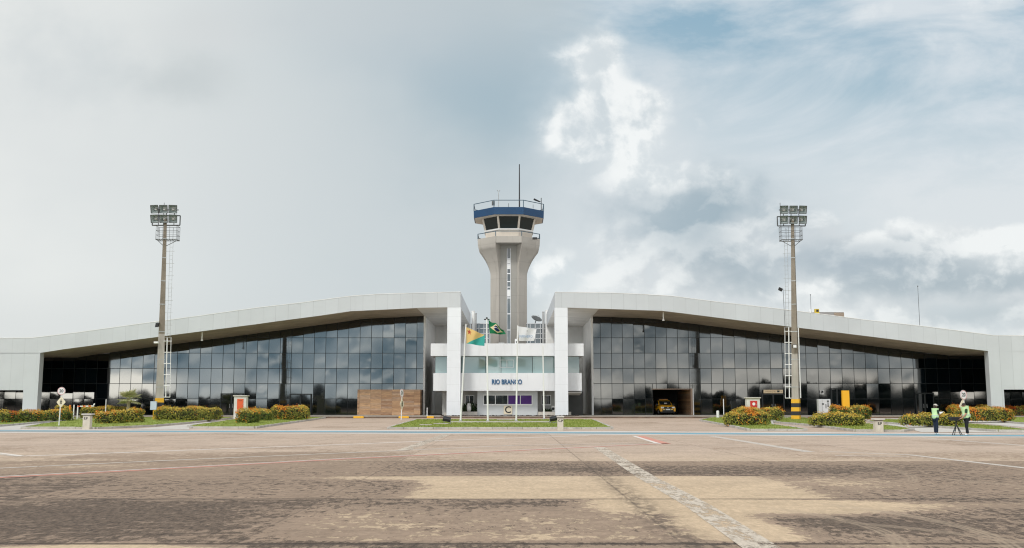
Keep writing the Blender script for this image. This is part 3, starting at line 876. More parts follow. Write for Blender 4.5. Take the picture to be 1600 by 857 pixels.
# small aluminium casement seen in the band
mb = MB()
x0, x1 = P(781, 570, 121.1).x, P(803, 570, 121.1).x; z0, z1 = P(790, 574.5, 121.1).z, P(790, 562.5, 121.1).z
for (a, b, c, d) in ((x0, x1, z1 - .05, z1), (x0, x1, z0, z0 + .05), (x0, x0 + .05, z0 + .05, z1 - .05), (x1 - .05, x1, z0 + .05, z1 - .05), ((x0 + x1) / 2 - .03, (x0 + x1) / 2 + .03, z0 + .05, z1 - .05)):
    mb.box(a, b, 121.09, 121.17, c, d)
cs = mb.build('casement', M['whiteframe'], EB)
# ground floor
zu = P(793, 611, 120.3).z
mb = MB(); mb.box(P(745.8, 630, 122).x, P(840, 630, 122).x, 122.0, 141, PZ, zu - .004)
gf_ = mb.build('ground_floor_wall', M['greywall'], EB)
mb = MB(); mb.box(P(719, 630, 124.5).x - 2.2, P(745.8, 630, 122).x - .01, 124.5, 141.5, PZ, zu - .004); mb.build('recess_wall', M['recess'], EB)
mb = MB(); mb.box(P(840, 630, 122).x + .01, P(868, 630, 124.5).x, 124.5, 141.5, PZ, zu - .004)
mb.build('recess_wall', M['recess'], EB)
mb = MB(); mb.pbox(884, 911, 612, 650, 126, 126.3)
mb.build('service_opening', M['darkrecess'], EB)  # solid dark sheet painted as the shade of an opening
mb = MB(); a = P(886, 612.5, 121); b = P(909, 616, 121)
mb.add([(a.x, 121, a.z), (b.x, 121, a.z), (b.x, 124.8, b.z), (a.x, 124.8, b.z), (a.x, 121, a.z - .12), (b.x, 121, a.z - .12), (b.x, 124.8, b.z - .12), (a.x, 124.8, b.z - .12)], [(0, 1, 2, 3), (4, 7, 6, 5), (0, 4, 5, 1), (1, 5, 6, 2), (2, 6, 7, 3), (3, 7, 4, 0)])
mb.build('awning', M['whitepaint'], EB)
def window(root, u0, u1, v0, v1, d, splits, mats):
    x0, x1 = P(u0, (v0 + v1) / 2, d).x, P(u1, (v0 + v1) / 2, d).x; z0, z1 = P((u0 + u1) / 2, v1, d).z, P((u0 + u1) / 2, v0, d).z
    fr = MB(); w = .09
    fr.box(x0, x1, d - .07, d - .002, z1 - w, z1); fr.box(x0, x1, d - .12, d - .002, z0 - .06, z0 + w)
    n = len(splits) + 1
    e = [x0] + [P(s, (v0 + v1) / 2, d).x for s in splits] + [x1]
    for i, x in enumerate(e):
        ww = w if i in (0, n) else w * .9
        a = x if i == 0 else (x - ww if i == n else x - ww / 2)
        fr.box(a, a + ww, d - .07, d - .002, z0 + w, z1 - w)
    o = fr.build('window', M['whiteframe'], root)
    for i in range(n):
        t = random.gauss(0, .006)
        p = MB(); p.quad((e[i] + .02, d - .02 - t, z0 + .03), (e[i + 1] - .02, d - .02 + t, z0 + .03), (e[i + 1] - .02, d - .025 + t, z1 - .03), (e[i] + .02, d - .025 - t, z1 - .03))
        p.build('pane', mats[i], o, fixn=False)
window(EB, 755, 832, 617, 633, 122.0, [774, 793.5, 813], [M['winglass'], M['winglass'], M['purple'], M['purple']])
window(EB, 726.5, 741, 617.6, 633, 124.5, [733.5], [M['winglass'], M['winglass']])
window(EB, 846, 861, 617.6, 633, 124.5, [853], [M['winglass'], M['winglass']])
for a in ((721, 745.6, 643.6, 650.5, 121.4, 124), (841, 867, 643.8, 650.5, 121.4, 124), (694, 698, 645, 650, 119.7, 120.6), (888.5, 892.5, 644, 650, 119.7, 120.6)):
    mb = MB(); mb.pbox(*a); mb.build('planter_wall', M['paleconcrete'], EB)
mb = MB(); rs_ = random.Random(3)
xa_, xb_ = P(690, 651, 117).x, P(906, 651, 117).x
for _ in range(420):
    x = rs_.uniform(xa_, xb_); y_ = rs_.uniform(116.2, 117.6); r_ = rs_.uniform(.08, .22)
    mb.sphere((x, y_, PZ), r_, r_, r_ * rs_.uniform(.3, .75), 6, 4)
setp(mb.build('soil', simple('dark_bed_soil', (.055, .04, .03), .95, .4, 2)), 'dark lumpy soil along the foot of the entrance columns', 'soil', kind='stuff')
# roof clutter
mb = MB(); mb.pbox(804.5, 809.5, 529.8, 537.0, 122, 122.8)
ac = mb.build('roof_unit', M['whitepaint'], EB)
mb = MB(); mb.pbox(806, 808.2, 533.5, 536, 121.96, 121.997)
mb.build('vent', M['blackmetal'], ac)
mb = MB(); mb.pbox(779, 788, 535.6, 537, 123, 124)
mb.build('roof_pipe', M['galv'], EB)
# air conditioner beside the right recess window
t = thing('air_conditioner', 'small white outdoor air conditioner by the right recess window', 'air conditioner', P(864, 643, 123.2))
mb = MB(); mb.pbox(862, 866.8, 634.5, 643.8, 123.2, 123.7); mb.build('casing', M['whitepaint'], t)
mb = MB(); c = P(864.3, 639, 123.19); mb.tube((c.x, 123.2, c.z), (c.x, 123.17, c.z), .17, .17, 14); mb.build('fan_grille', M['blackmetal'], t)
# letters
p = P(792, 597.5, 120.3)
mb = text_mesh('RIO BRANCO', 0.80, 0.03, Matrix.Translation((p.x, 120.262, p.z)) @ Matrix.Rotation(R(90), 4, 'X'), bold=0.026, sx=0.745)
setp(mb.build('name_lettering', M['navy']), 'dark blue RIO BRANCO letters on the white band', 'lettering')
t = thing('gate_sign', 'square cream sign with a black letter C under the windows', 'sign', P(793.5, 641, 121.9))
mb = MB(); mb.pbox(787, 800.4, 634.2, 647.6, 121.9, 121.99); mb.build('board', M['signcream'], t)
p = P(793.7, 641, 121.9)
text_mesh('C', 1.12, 0.01, Matrix.Translation((p.x, 121.885, p.z)) @ Matrix.Rotation(R(90), 4, 'X'), bold=0.02, sx=1.0).build('letter', M['ink'], t)

# ------------------------------------------------------------------ rear block with white window grid
RB = thing('rear_block', 'glazed rear block with white window grid behind the entrance', 'building', (P(793, 640, 148.5).x, 148.5, PZ))
mb = MB()
zt = P(793, 506, 148.5).z
for ua, ub, cols_ in ((735.5, 765.4, (741, 748.3, 756.2, 759.5, 764.6)), (822.6, 853.5, (824, 828.4, 836.2, 844.4, 847.6, 852.6))):
    x0, x1 = P(ua, 520, 148.5).x, P(ub, 520, 148.5).x
    mb = MB(); mb.box(x0, x1, 148.6, 150.5, PZ, zt)
    wl = mb.build('wall', M['winglass'], RB)
    gm = MB()
    for u in cols_:
        x = P(u, 520, 148.5).x; gm.box(x - .05, x + .05, 148.45, 148.597, PZ, zt + .02)
    for v in (506, 513.6, 521.4, 529.2, 537):
        z = P(793, v, 148.5).z; gm.box(x0, x1, 148.40, 148.447, z - .05, z + .05)
    gm.build('window_grid', M['greyplastic'], wl)
for u, w, v, m in ((739.5, 5.0, 487.5, 'baywall'), (743.2, 3.4, 491, 'recess'), (849.0, 3.6, 488.5, 'recess'), (854.4, 4.6, 486, 'baywall')):
    p = P(u, v, 147.6); r = w / 2 / F * 147.6
    mb = MB(); mb.tube((p.x, 147.6, PZ), (p.x, 147.6, p.z), r, r, 14); mb.tube((p.x, 147.6, p.z), (p.x, 147.6, p.z + .12), r * 1.15, r * 1.15, 14)
    mb.build('vent_stack', M[m], RB)
# satellite dish
t = thing('satellite_dish', 'dark satellite dish on the roof right of the tower', 'antenna', P(836, 505.5, 149.3))
c = P(837.5, 500.6, 149.3); ax = Vector((0.35, -0.45, 0.82)).normalized()
uu = ax.cross(Vector((0, 1, 0))).normalized(); ww = ax.cross(uu)
mb = MB(); rings = []
for k, (r, h) in enumerate(((0.04, 0), (.35, .05), (.65, .17), (.85, .30))):
    rings.append([c + uu * math.cos(a) * r + ww * math.sin(a) * r + ax * h for a in [2 * math.pi * i / 18 for i in range(18)]])
mb.loft(rings, False); o = mb.build('dish', M['darkmetal'], t, smooth=True)
s = o.modifiers.new('thick', 'SOLIDIFY'); s.thickness = .03
mb = MB(); mb.tube(P(836, 506, 149.3), c, .06); mb.build('mount', M['darkmetal'], t)
mb = MB(); mb.path([c + uu * .8 + ax * .28, c + ax * .9, c - uu * .8 + ax * .28], .02); mb.build('feed_arm', M['galv'], t)

# ------------------------------------------------------------------ control tower
DT = 155.0
TX = P(795, 400, DT).x
KU = DT / F                                  # metres per photo pixel at the tower axis
def tz(v, half=0):                            # height of photo row v on a surface half metres in front of the axis
    return P(795, v, DT - half).z
CT = thing('control_tower', 'concrete airport control tower with blue band round its glass cab', 'tower', (TX, DT, PZ))
def octo(w, z, cut=None):
    """octagon of half width w, facets facing front; vertices at z"""
    c = w * math.tan(math.pi / 8) if cut is None else cut
    return [(TX + x, DT + y, z) for x, y in ((-c, -w), (c, -w), (w, -c), (w, c), (c, w), (-c, w), (-w, c), (-w, -c))]
# core shaft
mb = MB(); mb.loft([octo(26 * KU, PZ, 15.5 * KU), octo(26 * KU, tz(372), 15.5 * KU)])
mb.build('shaft', M['concrete_shaded'], CT)
# four corner piers that flare out under the gallery
prof_p = [(640, 28.3, 15.2), (430, 28.4, 15.3), (424, 29.0, 15.6), (414, 31.8, 16.4), (402, 37.2, 17.8), (393, 42.6, 19.0), (386.5, 46.8, 20.0), (379, 48.3, 20.4)]
for sx, sy in ((-1, -1), (1, -1), (1, 1), (-1, 1)):
    rings = []
    fine_p = [prof_p[0]]
    for k_ in range(1, len(prof_p) - 1):
        p0, p1, p2, p3 = prof_p[max(k_ - 1, 1)], prof_p[k_], prof_p[k_ + 1], prof_p[min(k_ + 2, len(prof_p) - 1)]
        for q_ in range(4):
            a_ = q_ / 4
            fine_p.append(tuple(.5 * (2 * p1[c_] + (p2[c_] - p0[c_]) * a_ + (2 * p0[c_] - 5 * p1[c_] + 4 * p2[c_] - p3[c_]) * a_ ** 2 + (3 * p1[c_] - p0[c_] - 3 * p2[c_] + p3[c_]) * a_ ** 3) for c_ in range(3)))
    fine_p.append(prof_p[-1])
    for v, ho, hi in fine_p:
        z = PZ if v == 640 else tz(v, ho * KU * .8)
        q = [(hi, ho), (ho, hi), (24, 12), (12, 24)]
        rings.append([(TX + sx * a * KU, DT + sy * b * KU, z) for a, b in q])
    mb = MB(); mb.loft(rings); mb.build('pier', M['concrete'], CT)
# gallery slab and parapet
zg0, zg1 = tz(379.5, 47 * KU), tz(369.5, 47 * KU)
mb = MB(); mb.loft([octo(48.2 * KU, zg0 + .005), octo(48.8 * KU, zg1)])
mb.build('gallery', M['concrete'], CT)
# lower wall of the cab
mb = MB(); mb.loft([octo(36.5 * KU, zg1 + .003), octo(36.5 * KU, tz(359.5, 36 * KU))]); cabwall = mb.build('cab_wall', M['cream'], CT)
zs = tz(359.5, 36 * KU)
mb = MB(); mb.loft([octo(38.2 * KU, zs + .003), octo(38.2 * KU, zs + .22)]); mb.build('cab_sill', M['whitepaint'], CT)
zw0, zw1 = zs + .223, tz(338.2, 40 * KU)
# cab glazing leaning outward
lo, hi = octo(36 * KU, zw0), octo(40.5 * KU, zw1)
for i in range(8):
    a, b, c, d = Vector(lo[i]), Vector(lo[(i + 1) % 8]), Vector(hi[(i + 1) % 8]), Vector(hi[i])
    m = MB(); e = .055
    m.quad(a.lerp(b, e), a.lerp(b, 1 - e), d.lerp(c, 1 - e), d.lerp(c, e))
    w = m.build('cab_window', M['cabglass'], CT, fixn=False)
mb = MB()
for i in range(8):
    mb = MB(); mb.tube(lo[i], hi[i], .17, .17, 6); mb.build('window_post', M['cream'], CT)

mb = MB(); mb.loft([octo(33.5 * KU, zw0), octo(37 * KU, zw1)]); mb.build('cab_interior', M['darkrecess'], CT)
# eave and blue band
zb0, zb1 = tz(335.3, 54 * KU), tz(324.0, 54 * KU)
mb = MB(); mb.loft([octo(40.5 * KU, zw1 + .004), octo(52.5 * KU, zb0 + .05)]); mb.build('eave', M['cream'], CT)
mb = MB(); mb.loft([octo(54.6 * KU, zb0), octo(55.0 * KU, zb1)]); band = mb.build('blue_band', M['blue'], CT)
mb = MB(); mb.loft([octo(53 * KU, zb0 - .01), octo(53 * KU, zb0 - .004)]); mb.build('band_underside', M['cream'], band)
# railings
def railing(w, z0, h, name, r=.05, mid=False):
    mb = MB(); a = octo(w, z0); b = octo(w, z0 + h)
    for i in range(8):
        mb.tube(a[i], b[i], r); mb.tube(b[i], b[(i + 1) % 8], r)
        m0 = Vector(a[i]).lerp(Vector(a[(i + 1) % 8]), .5); m1 = Vector(b[i]).lerp(Vector(b[(i + 1) % 8]), .5)
        if mid: mb.tube(m0, m1, r * .6)
        if mid: mb.tube(Vector(a[i]).lerp(Vector(b[i]), .5), Vector(a[(i + 1) % 8]).lerp(Vector(b[(i + 1) % 8]), .5), r * .5)
    mb.build(name, M['rail'], CT)
railing(54.6 * KU, zb1, tz(313.2, 54 * KU) - zb1, 'roof_railing', .06)
railing(48.3 * KU, zg1, tz(361.5, 48 * KU) - zg1, 'gallery_railing', .06)
# masts and instruments on the roof
def mastat(u, v0, v1, r0, r1, name, d=DT, m='blackmetal'):
    a, b = P(u, v1, d), P(u, v0, d); mb = MB(); mb.tube((a.x, d, a.z), (a.x, d, b.z), r0, r1, 6); return mb.build(name, M[m], CT)
mastat(811.6, 257, 325, .11, .07, 'antenna', DT - 1)
mastat(779, 301, 326, .05, .05, 'wind_mast', DT - 1, 'galv')
mb = MB(); p = P(779, 300, DT - 1); mb.tube((p.x - .15, p.y, p.z + .1), (p.x + .15, p.y, p.z + .1), .03); mb.sphere((p.x - .17, p.y, p.z + .18), .08); mb.sphere((p.x + .17, p.y, p.z + .18), .08); mb.tube((p.x, p.y, p.z - .3), (p.x, p.y, p.z + .1), .04); mb.build('anemometer', M['galv'], CT)
mb = MB(); a, b = P(834, 311.5, DT - 2), P(843.6, 315.6, DT - 2); mb.tube(a, b, .16, .1, 8); p = P(845.6, 309.5, DT - 2); q = P(845.6, 330, DT - 2); mb.tube((p.x, p.y, q.z), (p.x, p.y, p.z), .06); mb.tube(b, (p.x, p.y, b.z), .04); mb.build('windsock', M['blackmetal'], CT)
mb = MB(); p = P(771, 318, DT - 5.2); mb.box(p.x - .25, p.x + .2, p.y - .2, p.y + .2, p.z - .3, p.z + .3); mb.build('beacon_box', M['darkmetal'], CT)
mb = MB(); mb.pbox(832, 839.5, 371.0, 374.0, DT - 4.4, DT - 4.0); mb.build('horn', M['blackmetal'], CT)
for u in (794.8, 833): mastat(u, 318 if u < 800 else 320, 326, .035, .03, 'whip_antenna', DT - 3)
# stair slit window: white frame, dark panes and white infill panels
yd = DT - 26 * KU - .03
x0, x1 = P(792.0, 450, yd).x, P(798.0, 450, yd).x
def tzz(v): return P(795, v, yd).z
mb = MB(); mb.box(x0, x0 + .07, yd - .06, yd + .028, PZ + 8, tzz(388.5)); mb.box(x1 - .07, x1, yd - .06, yd + .028, PZ + 8, tzz(388.5))
for v in (405, 413.5, 420, 428, 440.5, 449, 466, 490.8, 516):
    mb.box(x0 + .07, x1 - .07, yd - .06, yd + .028, tzz(v) - .07, tzz(v) + .07)
slit = mb.build('slit_window', M['whiteframe'], CT)
mb = MB(); mb.box(x0 + .07, x1 - .07, yd, yd + .027, PZ + 8, tzz(388.5)); mb.build('pane', M['winglass'], slit)
mb = MB(); pass
for a in ((463.5, 453), (419, 414.5), (412, 406)):
    mb = MB(); mb.box(x0 + .071, x1 - .071, yd - .03, yd - .004, tzz(a[0]), tzz(a[1])); mb.build('infill_panel', M['whitepaint'], slit)

# ------------------------------------------------------------------ floodlight masts
def mast(side):
    left = side < 0
    s = side
    base = G(248, 653.5, LAWN_H) if left else G(1243.5, 657.5, LAWN_H)
    D = base.y = 101.0 if left else 101.5
    base = P(248.4 if left else 1243.6, 650, D); base.z = gz(D) + LAWN_H - .02
    top = P(258.2 if left else 1238.4, 350, D)
    lab = 'tall concrete floodlight mast standing before the left glass wall' if left else 'tall concrete floodlight mast standing before the right glass wall'
    root = thing('floodlight_mast', lab, 'floodlight mast', base, 'floodlight masts before the terminal')
    def ax(z): return base.lerp(top, (z - base.z) / (top.z - base.z))
    zbnd = P(800, 624, D).z if not left else P(800, 622.5, D).z
    def ring(z, k, rot=R(28) * -s):
        t = (z - base.z) / (top.z - base.z)
        w = (0.365 - 0.225 * t) * k; h = (0.30 - 0.18 * t) * k
        c = ax(z); pts = [(-w, -h), (w, -h), (w, -h * .35), (w * .62, -h * .28), (w * .62, h * .28), (w, h * .35), (w, h), (-w, h), (-w, h * .35), (-w * .62, h * .28), (-w * .62, -h * .28), (-w, -h * .35)]
        return [(c.x + x * math.cos(rot) - y * math.sin(rot), c.y + x * math.sin(rot) + y * math.cos(rot), z) for x, y in pts]
    zl = base.z + (top.z - base.z) * (.43 if left else .33)
    mb = MB(); mb.loft([ring(zl, 1), ring((zl + top.z) / 2, 1), ring(top.z + .5, 1)]); pole = mb.build('pole', M['poleconc'], root)
    mb = MB(); mb.loft([ring(zbnd, 1), ring(zl - .002, 1)]); mb.build('lower_pole', M['polelight'], root)
    # web bridges inside the I-section: solid stops between the slots
    k = base.z + 3
    while k < top.z - 1:
        mb = MB()
        r0, r1 = ring(k, .93), ring(k + .55, .93)
        mb.loft([[r0[0], r0[1], r0[6], r0[7]], [r1[0], r1[1], r1[6], r1[7]]]); k += 1.9
        mb.build('web_stop', M['poleconc'], pole)
    for q in [0.16, .30, .44, .58, .70, .82, .92]:
        mb = MB(); z = base.z + (top.z - base.z) * q; mb.loft([ring(z, 1.10), ring(z + .09, 1.10)])
        mb.build('clamp_band', M['galv'], pole)
    # hazard bands at the foot
    zz = [base.z]; nb = 5
    hz = MB(); hb = MB()
    ed = [base.z + (zbnd - base.z) * i / nb for i in range(nb + 1)]
    for i in range(nb):
        (hz if i % 2 == 0 else hb).loft([ring(ed[i], 1.12), ring(ed[i + 1], 1.12)])
    hz.build('hazard_band', M['yellow'], root); hb.build('hazard_band', M['blackpaint'], root)
    # ladder with hoops
    lx = .62 * -s if not left else .62
    lx = 0.62 if left else -0.62
    mb = MB(); lo = ax(zbnd + .1); z0 = zbnd + .1; z1 = P(800, 528 if left else 512, D).z
    for dx, r in ((lx, .055), (lx + (.42 if left else -.42), .03)):
        mb.tube((ax(z0).x + dx * 1.0, D, z0), (ax(z1).x + dx * .93, D, z1), r)
    z = z0
    i = 0
    while z < z1:
        c = ax(z).x; mb.tube((c + lx * .2, D - .1, z), (c + lx + (.42 if left else -.42), D, z), .035); z += 1.12; i += 1
    mb.build('ladder', M['whitepaint'], root)
    mb = MB(); zt = top.z - 1.6
    sh = .55 if left else -.55
    for dx in (sh, sh + (.3 if left else -.3)):
        mb.tube((ax(z1).x + dx, D, z1), (ax(zt).x + dx * 1.02, D, zt), .018, .018, 5)
    z = z1
    while z < zt:
        c = ax(z).x; mb.tube((c, D, z), (c + sh * 1.9, D, z), .016, .016, 5); z += .42 * 3
        for q in (0, .42, .84):
            c2 = ax(z - q).x; mb.tube((c2 + sh, D, z - q), (c2 + sh + (.3 if left else -.3), D, z - q), .01, .01, 4)
    mb.build('upper_ladder', M['galv'], root)
    # basket
    bx0, bx1, bz0, bz1 = ((-.75, 1.35, 375.5, 354.5) if left else (-1.25, .85, 376, 355))
    zb0, zb1 = P(800, bz0, D).z, P(800, bz1, D).z; c = ax(zb0)
    mb = MB()
    cor = [(bx0, -.5), (bx1, -.5), (bx1, .5), (bx0, .5)]
    for i in range(4):
        (xa, ya), (xb, yb) = cor[i], cor[(i + 1) % 4]
        for q in (0, .33, .66, 1):
            z = zb0 + (zb1 - zb0) * q
            mb.tube((c.x + xa, D + ya, z), (c.x + xb, D + yb, z), .04 if q == 0 else .018, None, 5)
        for q in (0, .33, .66):
            x, y = xa + (xb - xa) * q, ya + (yb - ya) * q
            mb.tube((c.x + x, D + y, zb0), (c.x + x, D + y, zb1), .018, None, 5)
    for q in range(9):
        x = bx0 + (bx1 - bx0) * q / 8; mb.tube((c.x + x, D - .5, zb0), (c.x + x, D + .5, zb0), .02, None, 4)
    mb.tube((c.x, D, zb0 - .7), (c.x + bx1, D, zb0), .03, None, 5); mb.tube((c.x, D, zb0 - .7), (c.x + bx0, D, zb0), .03, None, 5)
    mb.build('basket', M['darkmetal'], root)
    # lamp frame
    fu = (237, 281, 337, 352) if left else (1215.5, 1258.5, 338.5, 353)
    a, b = P(fu[0], fu[3], D), P(fu[1], fu[2], D)
    mb = MB()
    for (xa, za, xb, zb_) in ((a.x, a.z, b.x, a.z), (b.x, a.z, b.x, b.z), (b.x, b.z, a.x, b.z), (a.x, b.z, a.x, a.z)):
        mb.tube((xa, D + .15, za), (xb, D + .15, zb_), .06)
    zz = P(800, 328, D).z; mb.tube((a.x + .2, D + .15, zz), (b.x - .2, D + .15, zz), .05)
    cx = (a.x + b.x) / 2
    for dx in (-.8, 0, .8): mb.tube((cx + dx, D + .15, a.z), (cx + dx, D + .15, zz + .1), .04)
    tp = P(255.6 if left else 1219.6, 316.5, D); mb.tube((tp.x, D + .2, a.z), (tp.x, D + .2, tp.z), .03)
    mb.tube((ax(top.z).x, D, top.z), (ax(top.z).x + (0.02), D + .1, a.z + .3), .14, .12)
    mb.build('lamp_frame', M['darkmetal'], root)
    us = (242.5, 256.2, 270.4) if left else (1225.0, 1239.2, 1253.4)
    for j, v in enumerate((327.0, 342.0) if left else (328, 343.6)):
        for i, u in enumerate(us):
            c = P(u + (0 if left else 0), v, D - .25)
            w, h = .40, .40
            yaw = (-.18, 0, .18)[i] ; rot = Matrix.Translation(c) @ Matrix.Rotation(yaw, 4, 'Z') @ Matrix.Rotation(R(14), 4, 'X')
            # box shell opening to the front
            def tr(pts): return [rot @ Vector(q) for q in pts]
            m = MB()
            m.loft([tr([(-w * .55, .34, -h * .5), (w * .55, .34, -h * .5), (w * .55, .34, h * .5), (-w * .55, .34, h * .5)]), tr([(-w, -.16, -h), (w, -.16, -h), (w, -.16, h), (-w, -.16, h)])], False)
            m.quad(*tr([(-w * .55, .34, -h * .5), (w * .55, .34, -h * .5), (w * .55, .34, h * .5), (-w * .55, .34, h * .5)]))
            for q0, q1 in (((-w, -h), (w, -h)), ((w, -h), (w, h)), ((w, h), (-w, h)), ((-w, h), (-w, -h))):
                pa, pb = tr([(q0[0], -.16, q0[1]), (q1[0], -.16, q1[1])]); m.tube(pa, pb, .035, None, 5)
            hd = m.build('floodlight', M['darkmetal'], root)
            m = MB()
            m.loft([tr([(-w * .5, .30, -h * .45), (w * .5, .30, -h * .45), (w * .5, .30, h * .45), (-w * .5, .30, h * .45)]), tr([(-w * .94, -.1, -h * .94), (w * .94, -.1, -h * .94), (w * .94, -.1, h * .94), (-w * .94, -.1, h * .94)])], False)
            m.quad(*tr([(-w * .5, .30, -h * .45), (w * .5, .30, -h * .45), (w * .5, .30, h * .45), (-w * .5, .30, h * .45)]))
            m.build('reflector', M['reflector'], hd)
            m = MB(); pa, pb = tr([(-w * .3, .12, -h * .1), (w * .3, .12, -h * .1)]); m.tube(pa, pb, .07, .07, 8); m.build('lamp', M['whitepaint'], hd)
    # small fittings
    if left:
        mb = MB(); p = P(246, 508, D - .5); mb.obox(p, (.14, .02, 0), (0, .2, .05), (.03, 0, .2)); mb.tube(p, (ax(p.z).x, D, p.z), .03); mb.build('loudspeaker', M['blackmetal'], root)
        mb = MB(); p = P(244.5, 535.5, D - .5); mb.obox(p, (.2, .0, 0), (0, .2, 0), (0, 0, .09)); mb.tube(p, (ax(p.z).x, D, p.z - .1), .03); mb.build('security_camera', M['whitepaint'], root)
        mb = MB(); p = P(240.2, 634, D - .6); mb.box(p.x - .3, p.x + .3, p.y - .12, p.y + .1, p.z - .42, p.z + .42); mb.build('junction_box', simple('pale_blue_box', (.50, .57, .66), .5), root)
        mb = MB(); mb.tube((p.x, p.y, base.z), (p.x, p.y, p.z - .42), .05); mb.build('conduit', M['yellow'], root)
    else:
        mb = MB(); p = P(1219.4, 452.5, D - .4); mb.obox(p, (.18, .04, -.08), (0, .14, 0), (.05, 0, .13)); q = P(1223.5, 452, D - .2); mb.tube(p, q, .025); mb.tube(q, (q.x + .1, D - .1, q.z - 4.2), .02); mb.build('loudspeaker', M['blackmetal'], root)
        mb = MB(); p = P(1241.6, 541.5, D - .62); mb.obox(p, (.2, 0, 0), (0, .08, 0), (0, 0, .18)); o = mb.build('small_floodlight', M['blackmetal'], root)
        mb = MB(); mb.obox((p.x, p.y - .09, p.z), (.16, 0, 0), (0, .008, 0), (0, 0, .14)); mb.build('lens', M['whitepaint'], o)
        mb = MB(); p0 = ax(zbnd + .1); p1 = ax(P(800, 513, D).z); mb.tube((p0.x + .44, D - .25, p0.z), (p1.x + .32, D - .25, p1.z), .05); mb.build('conduit', M['whitepaint'], root)
    return root
def refl():
    m, n, b = newmat('lamp_reflector')
    b.inputs['Base Color'].default_value = (.55, .62, .61, 1); b.inputs['Metallic'].default_value = .5; b.inputs['Roughness'].default_value = .3
    return m
M['reflector'] = refl()
mast(-1); mast(1)

# ------------------------------------------------------------------ flagpoles and flags
def flagpole(ub, vb, ut, vt, label, finial=True):
    b = G(ub, vb, LAWN_H); D = b.y; t = P(ut, vt, D)
    root = thing('flagpole', label, 'flagpole', b, 'flagpoles on the central lawn')
    mb = MB(); mb.tube(b, t, .085, .055, 10); pole = mb.build('pole', M['whitepaint'], root)
    mb = MB(); mb.tube(b, (b.x, b.y, b.z + .12), .16, .14, 10); mb.build('foot', M['galv'], root)
    if finial:
        mb = MB(); mb.sphere(t, .09); mb.obox((t.x, t.y, t.z - .12), (.25, 0, 0), (0, .03, 0), (0, 0, .05)); mb.build('pulley_head', M['blackmetal'], root)
    return D, b, t
flagpoles = [flagpole(719.6, 658.4, 728.2, 506.5, 'leftmost white flagpole, leaning, flying the yellow and teal flag', False), flagpole(762.3, 659, 760.6, 497.4, 'white flagpole flying the green flag'),
             flagpole(806.6, 658.6, 808.8, 509, 'white flagpole flying the white flag', False), flagpole(850.2, 655.4, 848.2, 540, 'bare white flagpole without any flag', False)]
def flag(name, label, corners, D, pattern, mats, ripple, nu=56, nv=40, folds=None):
    """corners: hoist top, hoist bottom, fly bottom, fly top in photo pixels"""
    A, Bq, C, E = [Vector(P(u, v, D)) for u, v in corners]
    mb = MB(); grid = []
    for j in range(nv + 1):
        for i in range(nu + 1):
            s, t = i / nu, j / nv
            p = (A * (1 - s) + E * s) * (1 - t) + (Bq * (1 - s) + C * s) * t
            amp = ripple * min(1, s * 2.2)
            p = p + Vector((0, amp * math.sin(s * 9 + t * 2.6), 0)) + Vector((0, 0, 0.07 * amp * 2 * math.sin(s * 5.5 + .7) * (1 - t * .3)))
            if folds: p = p + folds(s, t)
            grid.append(p)
    mb.v = [tuple(p) for p in grid]
    for j in range(nv):
        for i in range(nu):
            a = j * (nu + 1) + i
            mb.f.append((a, a + 1, a + nu + 2, a + nu + 1)); mb.m.append(pattern((i + .5) / nu, (j + .5) / nv))
    o = mb.build(name, mats, fixn=False, smooth=True)
    setp(o, label, 'flag', 'flags on the flagpoles')
    return o
def cloth(name, c): 
    m, n, b = newmat(name); n.put(b.inputs['Base Color'], c); b.inputs['Roughness'].default_value = .8
    tr = n.node('ShaderNodeBsdfTranslucent'); tr.inputs['Color'].default_value = (*c, 1)
    mx = n.node('ShaderNodeMixShader'); mx.inputs[0].default_value = .3
    n.nt.links.new(b.outputs[0], mx.inputs[1]); n.nt.links.new(tr.outputs[0], mx.inputs[2]); n.nt.links.new(mx.outputs[0], n.nt.nodes['Material Output'].inputs[0])
    return m
fy, fg, fr_ = cloth('flag_yellow', (.80, .56, .22)), cloth('flag_teal', (.05, .40, .36)), cloth('flag_red', (.5, .08, .04))
bg, by, bb, bw_ = cloth('flag_green', (.005, .17, .065)), cloth('flag_pale_yellow', (.78, .66, .40)), cloth('flag_blue', (.01, .03, .14)), cloth('flag_white', (.80, .80, .82))
ib, ig = cloth('flag_light_blue', (.25, .40, .62)), cloth('flag_dark_dot', (.25, .22, .25))
def star(x, y, cx, cy, r):
    dx, dy = (x - cx) * 1.43, y - cy
    a = math.atan2(dx, -dy); rr = math.hypot(dx, dy)
    k = (a % (2 * math.pi / 5)) - math.pi / 5
    return rr < r * (0.42 + 0.58 * (abs(k) / (math.pi / 5)) ** 1.3)
def p_acre(s, t):
    if star(s, t, .16, .24, .17): return 2
    return 0 if t < 1 - s * 1.02 + .10 * math.sin(s * 3) else 1
Dd = flagpoles[0][0]
flag('flag', 'yellow and teal flag with a small red star', [(728.6, 511.5), (728.9, 537.2), (757.0, 541.0), (757.6, 523.8)], Dd - .09, p_acre, [fy, fg, fr_], .16)
def p_brazil(s, t):
    x, y = (s - .5) * 1.43, t - .5
    r = math.hypot(x, y)
    if r < .25:
        yy = y + .12 - .35 * (x + .25) ** 2 * .6 + x * .12
        return 3 if abs(yy - .03) < .035 else 2
    return 1 if abs(x) / .60 + abs(y) / .40 < 1 else 0
def fold_brazil(s, t):
    # the upper fly corner hangs down and doubles over the lower half
    return Vector((0, .35 * math.sin(s * 7 + t * 4) * s, -.10 * math.sin(s * 9) * (1 - t) - .12 * s * (1 - s) * (1 - t)))
